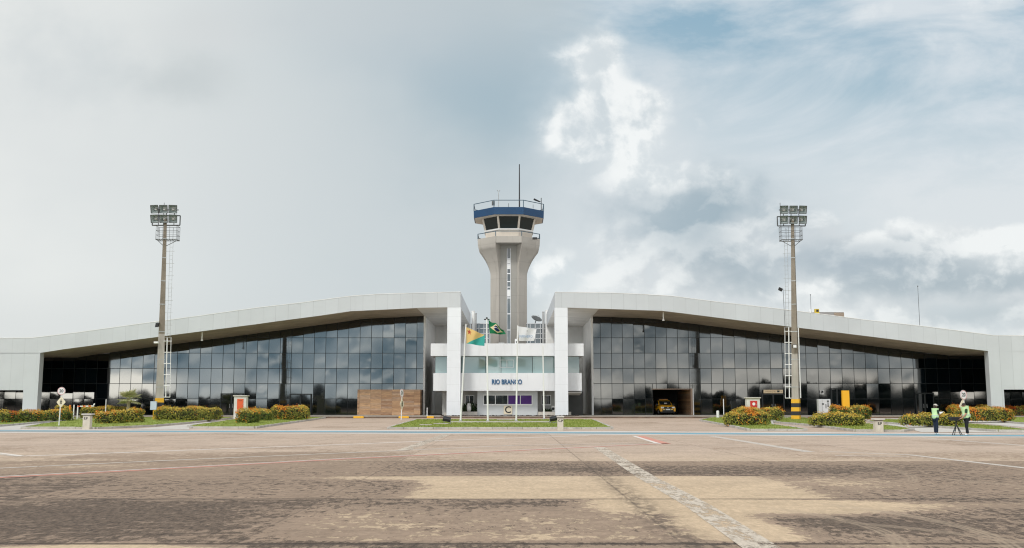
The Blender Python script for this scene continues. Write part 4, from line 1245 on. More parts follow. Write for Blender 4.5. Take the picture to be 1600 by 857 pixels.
flag('flag', 'drooping green flag with a yellow diamond and blue disc', [(763.0, 498.6), (765.0, 521.4), (790.5, 523.0), (786.5, 514.5)], flagpoles[1][0] - .09, p_brazil, [bg, by, bb, bw_], .14, folds=fold_brazil)
D3 = flagpoles[2][0]
flag('flag', 'plain white company flag with small blue lettering', [(809.2, 510.0), (811.0, 533.0), (834.6, 533.0), (838.4, 514.6)], D3 - .09, lambda s, t: 1 if (abs(s - .5) < .022 and abs(t - .25) < .05) else 0, [bw_, ig], .10)
fl = [o for o in bpy.data.objects if o.name.startswith('flag') and o.type == 'MESH' and o.get('label', '').startswith('plain white company')][0]
p = P(821.5, 526.2, D3 - .30)
text_mesh('INFRAERO', .34, .004, Matrix.Translation((p.x, p.y, p.z)) @ Matrix.Rotation(R(90), 4, 'X'), sx=.78).build('lettering', ib, fl)

# pale strip, slab and spotlights on the central lawn
mb = MB(); a = G(700, 660.6, LAWN_H); b = G(858, 660.6, LAWN_H); mb.box(a.x, b.x, a.y, a.y + .35, a.z - .05, a.z + .12)
setp(mb.build('low_kerb', M['paleconcrete']), 'low pale kerb strip at the foot of the flagpoles', 'kerb', kind='structure')
for u0, u1, v, lab in ((677, 700, 663.2, 'long flat concrete cover below the left spotlight'), (655, 674, 665.2, 'thin concrete cover near the left corner of the central lawn'), (776, 808, 657.2, 'flat concrete cover set in the lawn under the letter C sign')):
    mb = MB(); a = G(u0, v, LAWN_H); b = G(u1, v, LAWN_H); mb.bevbox(a.x, b.x, a.y, a.y + 1.1, a.z - .05, a.z + .07, .03)
    setp(mb.build('concrete_cover', M['plinth']), lab, 'cover', 'concrete covers on the central lawn')
for u, v, lab, sx in ((699, 662.6, 'black spotlight on the lawn left of the flagpoles', 1), (864, 661.6, 'black spotlight on the lawn right of the flagpoles', -1)):
    b = G(u, v, LAWN_H); t = thing('spotlight', lab, 'spotlight', b, 'spotlights on the central lawn')
    mb = MB(); mb.obox((b.x - .05 * sx, b.y, b.z + .38), (.30, 0, -.06 * sx), (0, .22, .1), (.03 * sx, -.04, .10)); h = mb.build('lamp_housing', M['blackmetal'], t)
    mb = MB(); mb.obox((b.x - .05 * sx, b.y + .15, b.z + .52), (.28, 0, -.05 * sx), (0, .15, .02), (.01 * sx, -.02, .012)); mb.build('lens', M['winglass'], h)
    mb = MB(); mb.tube((b.x - .25, b.y, b.z), (b.x - .25, b.y, b.z + .4), .03); mb.tube((b.x + .25, b.y, b.z), (b.x + .25, b.y, b.z + .4), .03); mb.tube((b.x - .28, b.y, b.z + .02), (b.x + .28, b.y, b.z + .02), .035); mb.build('bracket', M['galv'], t)

# ------------------------------------------------------------------ hedges
def lump(x, y, z, s):
    return (math.sin(x * 2.1 + s) * math.cos(y * 2.7 + s * 2) + .6 * math.sin(x * 5.3 + z * 4 + s * 3) + .4 * math.sin(y * 7 + z * 6 + x * 3.1 + s))
def hedge(u0, u1, vt, vb, label, dep=1.7, gold=False, flowers=.12, red=False, density=1.0, lift=LAWN_H):
    f = G((u0 + u1) / 2, vb, lift); D = f.y
    x0, x1 = P(u0, (vt + vb) / 2, D).x, P(u1, (vt + vb) / 2, D).x
    z0 = f.z - .03; z1 = P((u0 + u1) / 2, vt, D + dep * .3).z
    root = thing('hedge', label, 'hedge', ((x0 + x1) / 2, D + dep / 2, z0), 'ixora hedges on the lawns')
    cx, cy, cz = (x0 + x1) / 2, D + dep / 2, (z0 + z1) / 2
    hx, hy, hz_ = (x1 - x0) / 2, dep / 2, (z1 - z0) / 2
    seed = random.uniform(0, 50)
    mb = MB()
    # twiggy core, lumpy
    bm = bmesh.new(); bmesh.ops.create_cube(bm, size=2); bmesh.ops.subdivide_edges(bm, edges=bm.edges[:], cuts=7, use_grid_fill=True)
    for q in bm.verts:
        c = q.co.copy()
        l = max(abs(c.x), abs(c.y), abs(c.z)); e = 5.0
        nrm = (abs(c.x) ** e + abs(c.y) ** e + abs(c.z) ** e) ** (1 / e)
        c = c / nrm
        w = Vector((cx + c.x * (hx - .16), cy + c.y * (hy - .16), cz + c.z * (hz_ - .12)))
        k = lump(w.x, w.y, w.z, seed) * .05
        q.co = w + c * k
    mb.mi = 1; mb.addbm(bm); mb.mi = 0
    area = 2 * hx * 2 * hz_ * 2 + 2 * hx * 2 * hy + 2 * hy * 2 * hz_ * 2
    n = int(area * 170 * density)
    fm = MB()
    for _ in range(n):
        # point on the rounded box
        w = [hx * hz_, hx * hz_, hx * hy * 1.2, hy * hz_, hy * hz_]
        r = random.uniform(0, sum(w)); i = 0
        while r > w[i]: r -= w[i]; i += 1
        a, b = random.uniform(-1, 1), random.uniform(-1, 1)
        c = Vector([(a, -1, b), (a, 1, b), (a, b, 1), (-1, a, b), (1, a, b)][i])
        e = 5.0; nrm = (abs(c.x) ** e + abs(c.y) ** e + abs(c.z) ** e) ** (1 / e); c = c / nrm
        p = Vector((cx + c.x * hx, cy + c.y * hy, cz + c.z * hz_))
        L = lump(p.x, p.y, p.z, seed)
        out = Vector((c.x * abs(c.x) ** 3, c.y * abs(c.y) ** 3, c.z * abs(c.z) ** 3 + .15)).normalized()
        p = p + out * (L * .075 + random.uniform(-.14, .06)) + Vector((0, 0, .07 * math.sin(p.x * 2.3 + seed * 3) * max(0, c.z)))
        if c.z > .8 and random.random() < .05: p.z += random.uniform(.03, .16)
        if p.z < z0 + .03: continue
        fl_ = flowers * 1.0 * (1.9 if c.z > .5 else .45) * (1.7 if math.sin(p.x * 1.9 + seed) + math.sin(p.x * 4.1 + p.z * 5 + seed * 2) + .8 * math.sin(p.y * 6 + p.x * 9) > .55 else .05)
        if random.random() < fl_:
            tgt, size = fm, random.uniform(.045, .075); p = p + out * .05
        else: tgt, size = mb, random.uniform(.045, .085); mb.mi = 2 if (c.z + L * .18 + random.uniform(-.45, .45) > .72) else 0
        d = (out + Vector((random.uniform(-1, 1), random.uniform(-1, 1), random.uniform(-.6, 1))) * .9).normalized()
        s = d.cross(Vector((random.uniform(-1, 1), random.uniform(-1, 1), random.uniform(-1, 1)))).normalized(); t = d.cross(s)
        tgt.add([p - s * size, p - t * size * .55, p + s * size * 1.2 , p + t * size * .55], [(0, 1, 2, 3)])
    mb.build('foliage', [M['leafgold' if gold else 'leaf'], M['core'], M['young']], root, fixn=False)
    if fm.v: fm.build('flowers', M['flowerred' if red else 'flower'], root, fixn=False)
hedge(-34, 17, 643, 660.5, 'low clipped hedge cut off by the left picture edge', flowers=.22, red=True)
hedge(21, 57, 643.0, 659.5, 'green and orange hedge second from the left picture edge', flowers=.16)
hedge(53, 104, 641.8, 658.2, 'green hedge partly behind the left speed sign', flowers=.14)
hedge(-40, 62, 634.2, 650, 'long red-flowered hedge at the foot of the left end wall', flowers=.5, red=True, dep=1.5, density=.8)
hedge(82, 105, 635, 653, 'reddish hedge behind the left speed sign post', flowers=.4, red=True)
hedge(124, 148, 636.2, 654.5, 'golden bush beside the white barrier post', gold=True, flowers=.08)
hedge(143, 172, 636.0, 651.5, 'olive hedge behind the left marker box', gold=True, flowers=.08)
hedge(166, 196, 636.6, 650.5, 'dark hedge at the foot of the fan palm', flowers=.02, dep=1.2)
hedge(144.5, 186, 643.8, 662, 'rounded golden hedge right of the left marker box', gold=True, flowers=.22)
hedge(180, 217, 640.4, 660.5, 'rounded yellow-green hedge in front of the fan palm', gold=True, flowers=.16)
hedge(217, 238, 633.8, 649, 'orange-red bush left of the left mast', flowers=.55, red=True)
hedge(252, 291, 634.4, 650, 'dark low hedge right behind the left mast foot', flowers=.12, dep=1.2)
hedge(238, 341, 637.2, 657.4, 'longest box hedge right in front of the left mast', gold=True, flowers=.10, dep=2.0)
hedge(366.5, 401, 641.2, 661.4, 'orange bush below the orange-doored cabinet', flowers=.32)
hedge(384, 420.5, 640.6, 657.6, 'round bush just right of the orange-doored cabinet', flowers=.30)
hedge(420.5, 481, 635.4, 656.4, 'flowering hedge in front of the left glass doors', flowers=.36, gold=True)
hedge(1134, 1206, 645.2, 665, 'front orange hedge below the red-doored cabinet', flowers=.30, gold=True)
hedge(1147, 1226, 638.2, 657.6, 'rear flowering hedge touching the red-doored cabinet', flowers=.26, gold=True)
hedge(1272, 1357, 647.0, 666.2, 'green box hedge in front of the yellow pylon', flowers=.04, gold=True)
hedge(1300, 1364, 635.4, 656.2, 'orange-tipped hedge behind the yellow pylon', flowers=.28)
hedge(1415, 1512, 648.2, 666.0, 'golden box hedge behind the two workers', flowers=.05, gold=True)
hedge(1489, 1507, 634.6, 652.5, 'spiky orange bush by the right speed sign', flowers=.5)
hedge(1505, 1589, 638.2, 659.0, 'big orange-flowered hedge right of the man', flowers=.52, gold=True, dep=2.2)
hedge(1533, 1568, 633.8, 651, 'reddish hedge at the foot of the right end wall', flowers=.5, red=True)
hedge(1570, 1660, 635.8, 651.4, 'orange hedge cut off by the right picture edge', flowers=.5, red=True)

# fan palm
def palm(u, v_top, d, label):
    b = P(u, 648, d); b.z = gz(d) + LAWN_H; top = P(u, v_top, d)
    root = thing('fan_palm', label, 'palm', b)
    zc = b.z + (top.z - b.z) * .60
    mb = MB(); n = 7
    rings = []
    for i in range(n):
        z = b.z + (zc - b.z) * i / (n - 1); r = .20 - .04 * i / (n - 1) + .03 * (i % 2)
        rings.append([(b.x + math.cos(a) * r, d + math.sin(a) * r, z) for a in [2 * math.pi * k / 10 for k in range(10)]])
    mb.loft(rings); mb.build('trunk', M['bark'], root)
    mb = MB()
    for i in range(30):
        az = random.uniform(0, 2 * math.pi); el = random.uniform(-.45, 1.45)
        L = random.uniform(.3, .65)
        dirv = Vector((math.cos(az) * math.cos(el), math.sin(az) * math.cos(el), math.sin(el)))
        o = Vector((b.x, d, zc)); tip = o + dirv * L
        mb.tube(o, tip, .02, .012, 4)
        side = dirv.cross(Vector((0, 0, 1))).normalized(); up = side.cross(dirv)
        for k in range(15):
            a = (k - 7) / 7 * 1.25
            q = (dirv * math.cos(a) + side * math.sin(a)).normalized()
            l = random.uniform(.7, 1.0); w = up.cross(q).normalized() * .042
            m_ = tip + q * l * .6; e = tip + q * l - Vector((0, 0, .05 + .1 * random.random()))
            mb.add([tip, m_ - w, e, m_ + w], [(0, 1, 2, 3)])
    mb.build('crown', M['palmleaf'], root, fixn=False)
palm(200, 604.5, 109, 'pale green fan palm rising behind the left hedges')
# strap-leaved plants in the planters
def clump(u, vt, vb, d, n, spread, label, name='agave_plant'):
    b = P(u, vb, d); t = P(u, vt, d); h = t.z - b.z
    root = thing(name, label, 'plant', b)
    mb = MB()
    for i in range(n):
        az = random.uniform(0, 6.28); l = h * random.uniform(.6, 1.1); lean = random.uniform(.1, spread)
        o = Vector((b.x + random.uniform(-.5, .5), d + random.uniform(-.25, .25), b.z))
        dv_ = Vector((math.cos(az) * lean, math.sin(az) * lean, 1)).normalized(); s = dv_.cross(Vector((0, 0, 1)))
        s = Vector((math.cos(az + 1.57), math.sin(az + 1.57), 0)) * .055
        m1 = o + dv_ * l * .6; e = o + dv_ * l + Vector((math.cos(az), math.sin(az), 0)) * lean * l * .3
        mb.add([o - s, o + s, m1 + s * .9, e, m1 - s * .9], [(0, 1, 2, 3, 4)])
    mb.build('foliage', M['plantleaf'], root, fixn=False)
clump(729.5, 628.5, 644, 122.6, 60, .6, 'dark spiky plant with arching leaves in the left planter')
clump(740.5, 626.5, 644, 122.8, 40, .9, 'taller dark plant at the right end of the left planter')
clump(855, 637.5, 644, 122.8, 46, .8, 'low dark plant in the right planter')
t = thing('water_urn', 'white urn among the plants of the left planter', 'urn', P(732.8, 643, 122.2))
p = P(732.8, 643.5, 122.2); mb = MB()
mb.loft([[(p.x + math.cos(a) * r, 122.2 + math.sin(a) * r, p.z + h) for a in [2 * math.pi * k / 12 for k in range(12)]] for r, h in ((.18, 0), (.26, .25), (.27, .7), (.2, .95), (.14, 1.0))])
mb.build('body', M['whitepaint'], t, smooth=True)

# ------------------------------------------------------------------ street furniture
def road_sign(u, v, ut, vt, cdisc, cdiam, rd, yaw, label, number):
    b = G(u, v, LAWN_H - .02); D = b.y; top = P(ut, vt, D)
    root = thing('traffic_sign', label, 'traffic sign', b, 'traffic signs on posts')
    mb = MB(); mb.tube(b, top, .045, .045, 8); mb.build('post', M['whitepaint'], root)
    r = rd / F * D
    c = P(cdisc[0], cdisc[1], D); rot = Matrix.Translation((c.x, D - .07, c.z)) @ Matrix.Rotation(yaw, 4, 'Z')
    mb = MB(); mb.tube((0, 0, 0), (0, .03, 0), r, r, 24); mb.v = [tuple(rot @ Vector(q)) for q in mb.v]; disc = mb.build('speed_disc', M['signwhite'], root)
    mb = MB(); k = 24
    for i in range(k):
        a0, a1 = 2 * math.pi * i / k, 2 * math.pi * (i + 1) / k
        mb.quad(*[rot @ Vector((math.cos(a) * q, -.005, math.sin(a) * q)) for a, q in ((a0, r * .97), (a1, r * .97), (a1, r * .84), (a0, r * .84))])
    mb.build('ring', M['signred'], disc, fixn=False)
    text_mesh(number, r * 1.05, .004, rot @ Matrix.Translation((0, -.009, 0)) @ Matrix.Rotation(R(90), 4, 'X'), bold=.008).build('number', M['ink'], disc)
    c = P(cdiam[0], cdiam[1], D); rot2 = Matrix.Translation((c.x, D - .07, c.z)) @ Matrix.Rotation(yaw, 4, 'Z')
    w, h = r * 1.15, r * 1.42
    mb = MB(); pts = [(-w, 0), (0, -h), (w, 0), (0, h)]
    mb.loft([[rot2 @ Vector((x, 0, z)) for x, z in pts], [rot2 @ Vector((x, .03, z)) for x, z in pts]]); dia = mb.build('warning_diamond', M['signcream'], root)
    mb = MB(); s = r * .9
    def fig(pts_, w_):
        for a, b_ in zip(pts_[:-1], pts_[1:]): mb.tube(rot2 @ Vector((a[0] * s, -.015, a[1] * s)), rot2 @ Vector((b_[0] * s, -.015, b_[1] * s)), w_ * s, None, 5)
    fig([(0, .45), (.02, -.05)], .10); fig([(.02, -.05), (.22, -.55)], .08); fig([(.02, -.05), (-.25, -.5)], .08); fig([(0, .35), (-.32, .02)], .06); fig([(0, .35), (.3, .1)], .06)
    mb.sphere(rot2 @ Vector((0, -.015, .6 * s)), .13 * s, .02, .13 * s)
    mb.build('pictogram', M['ink'], dia)
road_sign(92.0, 665.6, 96.8, 606, (96.6, 611.4), (96.0, 628.6), 6.1, 0, 'speed sign above a walker diamond by the left marker box', '20')
road_sign(626.8, 656.8, 628.6, 609, (628.4, 614.6), (628.4, 632), 6.6, R(72), 'speed sign turned almost edge-on before the wooden wall', '20')
road_sign(1508.5, 667.6, 1504.8, 611, (1505.0, 617.4), (1504.0, 635.0), 7.4, R(27), 'reddish speed sign sticking up behind the man', '20')

def marker_box(u0, u1, vt, vb, cu0, cu1, vc, label, mark, yaw=0):
    b = G((u0 + u1) / 2, vb); D = b.y
    root = thing('marker_box', label, 'marker box', b, 'concrete marker boxes along the blue line')
    x0, x1 = P(u0, vb, D).x, P(u1, vb, D).x; zt = P(u0, vt, D).z
    mb = MB(); mb.bevbox(x0, x1, D, D + .42, b.z - .02, zt, .015); mb.build('body', simple('cream_marker_paint', (.60, .56, .47), .7, .12, 3, streak=.25), root)
    mb = MB(); mb.bevbox(P(cu0, vc, D).x, P(cu1, vc, D).x, D - .09, D + .5, zt + .03, zt + .13, .02); mb.build('cap', M['paleconcrete'], root)
    mb = MB(); mb.box(x0 + .03, x1 - .03, D + .02, D + .4, zt, zt + .03); mb.build('cap_gap', M['blackmetal'], root)
    p = P((u0 + u1) / 2, vt + 4.6, D)
    text_mesh(mark, .21, .003, Matrix.Translation((p.x, D - .006, p.z)) @ Matrix.Rotation(R(90), 4, 'X'), bold=.006).build('marking', M['ink'], root)
marker_box(128.4, 139.6, 649.6, 671.0, 127.8, 143.8, 648, 'cream marker box with a wide cap left of the golden hedge', 'E.P')
marker_box(871.2, 880.4, 653.4, 673.0, 870, 881.6, 652, 'cream marker box at the front edge of the central lawn', 'C.P')
marker_box(1368.4, 1381, 657.6, 675.4, 1365.6, 1382.6, 656, 'cream marker box right of the green box hedge', 'E.P')

def cabinet(u0, u1, vt, du0, du1, dv0, dv1, d, doormat, label, dot):
    x0, x1 = P(u0, 630, d).x, P(u1, 630, d).x; zt = P(u0, vt, d).z; z0 = gz(d) + LAWN_H - .05
    root = thing('hydrant_cabinet', label, 'cabinet', ((x0 + x1) / 2, d, z0), 'hydrant cabinets behind the hedges')
    mb = MB(); mb.bevbox(x0, x1, d, d + .8, z0, zt - .12, .02); mb.build('housing', simple('cabinet_render', (.66, .64, .60), .8, .1, 2, streak=.2), root)
    mb = MB(); mb.bevbox(x0 - .1, x1 + .1, d - .12, d + .9, zt - .117, zt, .02); mb.build('roof', M['paleconcrete'], root)
    a, b = P(du0, dv1, d), P(du1, dv0, d)
    mb = MB(); mb.bevbox(a.x, b.x, d - .04, d - .003, a.z, b.z, .01); dr = mb.build('door', doormat, root)
    if dot:
        mb = MB(); c = ((a.x + b.x) / 2, (a.z + b.z) / 2 + .1); mb.tube((c[0], d - .045, c[1]), (c[0], d - .055, c[1]), .16, .16, 12); mb.build('emblem', M['signwhite'], dr)
    else:
        mb = MB(); mb.box(a.x + .15, b.x - .15, d - .05, d - .043, b.z - .22, b.z - .14); mb.build('nameplate', simple('plate_dark_orange', (.4, .07, .02), .5), dr)
    mb = MB(); mb.sphere((b.x - .08, d - .06, (a.z + b.z) / 2), .035); mb.build('handle', M['galv'], dr)
cabinet(365.4, 384.6, 618, 370.2, 380.6, 623.6, 640, 106, M['orange'], 'white hydrant cabinet with an orange door', False)
cabinet(1167, 1187.6, 621, 1172.4, 1183, 626.6, 639.5, 106, M['red'], 'white hydrant cabinet with a red door and white disc', True)
# electrical cabinet
d = 107
x0, x1 = P(1279, 635, d).x, P(1298, 635, d).x; zt, z0 = P(1288, 624, d).z, P(1288, 646.4, d).z
t = thing('electrical_cabinet', 'pale grey electrical cabinet on legs left of the yellow pylon', 'cabinet', ((x0 + x1) / 2, d, gz(d)))
mb = MB(); mb.bevbox(x0, x1, d, d + .6, z0, zt, .02); mb.build('casing', M['greyplastic'], t)
mb = MB(); mb.box(x0 + .1, x0 + .18, d + .1, d + .5, gz(d), z0); mb.build('leg', M['galv'], t)
mb = MB(); mb.box(x1 - .18, x1 - .1, d + .1, d + .5, gz(d), z0); mb.build('leg', M['galv'], t)
for u, v, w, h in ((1290.5, 635, .04, .22), (1294, 634.8, .08, .08), (1294, 631.6, .09, .05), (1285.8, 631.6, .1, .08), (1293.5, 627.5, .1, .1)):
    mb = MB(); p = P(u, v, d); mb.box(p.x - w, p.x + w, d - .03, d - .003, p.z - h, p.z + h); mb.build('switch', M['darkmetal'], t)
mb = MB(); mb.box((x0 + x1) / 2 - .25, (x0 + x1) / 2 - .235, d - .012, d - .003, z0 + .05, zt - .05); mb.build('door_seam', M['darkmetal'], t)
# yellow pylon
d = 99.5
t = thing('yellow_pylon', 'tall plain yellow pylon rising behind the green box hedge', 'pylon', P(1322.5, 656, d))
p0, p1 = P(1317.2, 640, d), P(1328.2, 640, d); zt = P(1322, 610.6, d).z
mb = MB(); mb.bevbox(p0.x, p1.x, d, d + .35, gz(d) + .05, zt, .015); mb.build('panel', M['pylonyellow'], t)
mb = MB(); mb.box(p0.x - .1, p1.x + .1, d - .1, d + .45, gz(d), gz(d) + .2); mb.build('base', M['kerb'], t)
# boards on the right facade
d = D2 - .4
t = thing('door_sign', 'long pale yellow sign board above the right wing doors', 'sign', P(1208, 614, d))
mb = MB(); mb.pbox(1193.2, 1223.4, 609.4, 614.8, d, d + .12); mb.build('board', M['signyellow'], t)
mb = MB(); mb.pbox(1214.3, 1218, 610.4, 613.2, d - .012, d - .003); mb.build('pictogram', M['ink'], t)
p = P(1203.5, 612.2, d); text_mesh('EMBARQUE', .26, .003, Matrix.Translation((p.x, d - .008, p.z)) @ Matrix.Rotation(R(90), 4, 'X')).build('lettering', simple('board_brown_ink', (.45, .3, .16), .6), t)
p = P(1220.6, 612.2, d); text_mesh('A', .26, .003, Matrix.Translation((p.x, d - .008, p.z)) @ Matrix.Rotation(R(90), 4, 'X')).build('lettering', simple('board_grey_ink', (.4, .34, .26), .6), t)
t = thing('parking_sign', 'small white sign with dark arrow above the grey electrical cabinet', 'sign', P(1284, 616, D2 - .2))
mb = MB(); mb.pbox(1281, 1287.4, 610.2, 616.4, D2 - .2, D2 - .15); mb.build('board', M['signwhite'], t)
mb = MB(); a, b = P(1282.6, 615, D2 - .215), P(1285.8, 611.6, D2 - .215); mb.tube(a, b, .05, .05, 5); mb.tube(b, (b.x - .25, b.y, b.z), .05, .05, 5); mb.tube(b, (b.x, b.y, b.z - .25), .05, .05, 5); mb.build('arrow', M['ink'], t)

# posts and barrier
def post(u, vt, vb, d, r, m, label, name='bollard', grp='slim posts before the terminal'):
    b = P(u, vb, d); b.z = PZ if d > 116 else gz(d) + (LAWN_H if d < 112 else 0); t = P(u, vt, d)
    root = thing(name, label, 'post', b, grp)
    mb = MB(); mb.tube(b, (b.x, d, t.z), r, r, 10); mb.build('shaft', m, root)
    mb = MB(); mb.sphere((b.x, d, t.z), r * 1.02, r * 1.02, r * .5); mb.build('cap', m, root)
post(108.7, 633.8, 650, 105, .085, M['orangepost'], 'orange post right of the left speed sign')
post(114.8, 633.2, 650, 105, .06, M['whitepaint'], 'white post between the orange post and the barrier')
post(667.3, 637.6, 650, 117.4, .05, M['whitepaint'], 'slim white post at the right end of the wooden wall')
post(1121.6, 643, 650, 113, .16, M['whitepaint'], 'short thick white post on the lawn right of the garage')
post(164.6, 624.4, 650, 118, .05, M['whitepaint'], 'thin white post in front of the left glass wall')
post(1131, 624, 650, 118, .05, M['whitepaint'], 'thin white post right of the garage')
d = 105; b = P(120.9, 650, d); b.z = gz(d) + LAWN_H
t = thing('barrier_gate', 'raised barrier boom striped orange and white on white post', 'barrier', b)
mb = MB(); zt = P(121, 634, d).z; mb.tube(b, (b.x, d, zt), .07); mb.build('post', M['whitepaint'], t)
e = P(147.5, 633.6, d); L = e.x - b.x
for i in range(6):
    mb = MB(); mb.obox((b.x + L * (i + .5) / 6, d - .1, zt - .08 + .04 * i / 6), (L / 12 - .002, 0, 0), (0, .03, 0), (0, 0, .055)); mb.build('boom', M['signwhite'] if i % 2 else M['orange'], t)
mb = MB(); mb.obox((e.x, d - .1, zt + .1), (.06, 0, .1), (0, .03, 0), (-.04, 0, .05)); mb.build('boom_tip', M['whitepaint'], t)
# yellow kerb blocks on the step
for u0, u1, lab in ((552.5, 568.5, 'yellow kerb block at the left end of the wooden wall'), (623, 639, 'yellow kerb block behind the edge-on speed sign'), (667, 678, 'yellow kerb block beside the slim white post')):
    mb = MB(); x0, x1 = P(u0, 651, 115.5).x, P(u1, 651, 115.5).x; mb.bevbox(x0, x1, 115.3, 115.655, 0.1, .35, .04)
    setp(mb.build('kerb_block', M['yellow']), lab, 'kerb block', 'yellow kerb blocks along the step')

# roof items on the right wing
d = 141
t = thing('rooftop_plant_room', 'flat grey plant room showing above the right wing roof', 'plant room', P(1290, 505, d))
mb = MB(); mb.pbox(1250, 1319, 488, 512, d, d + 5); mb.build('wall', simple('plant_room_panel', (.34, .32, .30), .7, .4, .3), t)
mb = MB(); mb.pbox(1304, 1319.3, 489, 512, d - .08, d - .004); mb.build('timber_panel', simple('brown_panel', (.30, .23, .17), .8, .3, 2), t)
t = thing('obstruction_light', 'small yellow box on the edge of the plant room', 'light', P(1277, 488, 139))
mb = MB(); mb.pbox(1273.8, 1280, 483, 490, 139, 139.5); mb.build('casing', simple('yellow_box_paint', (.60, .42, .03), .5), t)
mb = MB(); mb.pbox(1275.6, 1279.2, 484, 487.4, 138.95, 138.997); mb.build('window', M['blackmetal'], t)
def roofmast(u, v0, v1, d, r, label):
    a, b = P(u, v1, d), P(u, v0, d)
    root = thing('antenna_mast', label, 'antenna', a, 'thin masts on the right roof')
    mb = MB(); mb.tube(a, (a.x, d, b.z), r, r * .7, 6); mb.build('rod', M['darkmetal'], root)
    mb = MB(); mb.sphere((a.x, d, b.z), r * 2.2); mb.build('tip', M['darkmetal'], root)
roofmast(1267.6, 461, 495, 140, .035, 'short thin antenna left of the small yellow box')
roofmast(1437.6, 447.5, 517, 140, .04, 'tall thin antenna on the lower part of the right roof')
t = thing('roof_sensor', 'small white sensor beside the short roof antenna', 'sensor', P(1266, 488, 139.5))
mb = MB(); mb.pbox(1264.6, 1267.2, 483.6, 490, 139.4, 139.7); mb.build('casing', M['whitepaint'], t)

# ------------------------------------------------------------------ yellow car in the garage
def car():
    c = P(1043.0, 648, 129.6); ox, oy, oz = c.x, 129.2, PZ + .003
    K = 1.12
    root = thing('parked_car', 'yellow off-road car with black grille nosing out of the garage', 'car', (ox, oy, oz))
    yaw = R(6)
    def tr(x, y, z): return Vector((ox + (x * math.cos(yaw) - y * math.sin(yaw)) * K, oy + (x * math.sin(yaw) + y * math.cos(yaw)) * K, oz + z * K))
    yel = simple('car_yellow_paint', (.85, .42, .02), .3, .03, 1)
    blk = simple('car_black_plastic', (.015, .015, .016), .5)
    glass = M['winglass']; chrome = simple('car_headlight_glass', (.75, .76, .76), .15, .03, 1)
    def finish(bm, off, seg=2):
        bmesh.ops.recalc_face_normals(bm, faces=bm.faces[:])
        bmesh.ops.bevel(bm, geom=bm.edges[:], offset=off, segments=seg, affect='EDGES')
        for v in bm.verts: v.co = tr(*v.co)
        m = MB(); m.addbm(bm); return m
    side = [(0.05, .42), (.0, .72), (.10, .98), (.98, 1.10), (4.1, 1.12), (4.28, .95), (4.3, .42)]
    bm = bmesh.new()
    A = [bm.verts.new((-.90, y, z)) for y, z in side]; B = [bm.verts.new((.90, y, z)) for y, z in side]
    n = len(side)
    bm.faces.new(A); bm.faces.new(list(reversed(B)))
    for i in range(n): bm.faces.new((A[i], B[i], B[(i + 1) % n], A[(i + 1) % n]))
    body = finish(bm, .07).build('body', yel, root, smooth=True)
    bm = bmesh.new()
    lo = [(-.82, .95, 1.09), (.82, .95, 1.09), (.82, 4.15, 1.09), (-.82, 4.15, 1.09)]; hi = [(-.66, 1.62, 1.66), (.66, 1.62, 1.66), (.66, 3.95, 1.66), (-.66, 3.95, 1.66)]
    L = [bm.verts.new(q) for q in lo]; H = [bm.verts.new(q) for q in hi]
    bm.faces.new(L); bm.faces.new(list(reversed(H)))
    for i in range(4): bm.faces.new((L[i], H[i], H[(i + 1) % 4], L[(i + 1) % 4]))
    finish(bm, .06).build('cabin', yel, root, smooth=True)
    m = MB(); m.quad(tr(-.72, 1.00, 1.14), tr(.72, 1.00, 1.14), tr(.60, 1.55, 1.60), tr(-.60, 1.55, 1.60)); m.build('windscreen', glass, root, fixn=False)
    for s in (-1, 1):
        m = MB()
        for y0, y1, t0, t1 in ((1.2, 2.35, 1.72, 2.35), (2.45, 3.4, 2.45, 3.35)):
            m.quad(tr(s * .812, y0, 1.16), tr(s * .812, y1, 1.16), tr(s * .695, t1, 1.58), tr(s * .695, t0, 1.58))
        m.build('side_window', glass, root, fixn=False)
        m = MB(); bx = [tr(s * .98 + a * .11, 1.2 + b_ * .06, 1.18 + c_ * .08) for c_ in (-1, 1) for b_ in (-1, 1) for a in (-1, 1)]
        m.add(bx, [(0, 2, 3, 1), (4, 5, 7, 6), (0, 1, 5, 4), (1, 3, 7, 5), (3, 2, 6, 7), (2, 0, 4, 6)]); m.build('wing_mirror', blk, root)
        m = MB(); m.path([tr(s * .6, 1.7, 1.74), tr(s * .6, 3.9, 1.74)], .025); m.tube(tr(s * .6, 1.75, 1.65), tr(s * .6, 1.75, 1.74), .025); m.tube(tr(s * .6, 3.85, 1.65), tr(s * .6, 3.85, 1.74), .025); m.build('roof_rail', blk, root)
        # headlight, fog lamp
        def blockf(x0, x1, y0, y1, z0, z1):
            q = MB(); q.add([tr(x, y, z) for z in (z0, z1) for y in (y0, y1) for x in (x0, x1)], [(0, 2, 3, 1), (4, 5, 7, 6), (0, 1, 5, 4), (1, 3, 7, 5), (3, 2, 6, 7), (2, 0, 4, 6)]); return q
        a, b_ = sorted((s * .46, s * .80)); blockf(a, b_, -.03, .1, .76, .92).build('headlight', chrome, root)
        a, b_ = sorted((s * .34, s * .58)); blockf(a, b_, -.05, .1, .56, .66).build('fog_lamp', simple('fog_lamp_yellow', (.85, .62, .18), .3), root)
        a, b_ = sorted((s * .66, s * .88)); blockf(a, b_, -.06, .1, .40, .74).build('bumper_corner', yel, root)
        for y in (.85, 3.45):
            cc = tr(s * .80, y, .37); e = tr(s * .93, y, .37)
            m = MB(); m.tube(cc, e, .37 * K, .37 * K, 20); ty = m.build('wheel', simple('tyre_rubber', (.012, .012, .012), .9), root)
            m = MB(); e2 = tr(s * .945, y, .37); m.tube(e, e2, .22 * K, .2 * K, 14); m.build('rim', M['galv'], ty)
    blockf(-.44, .44, -.02, .1, .72, .93).build('grille', blk, root)
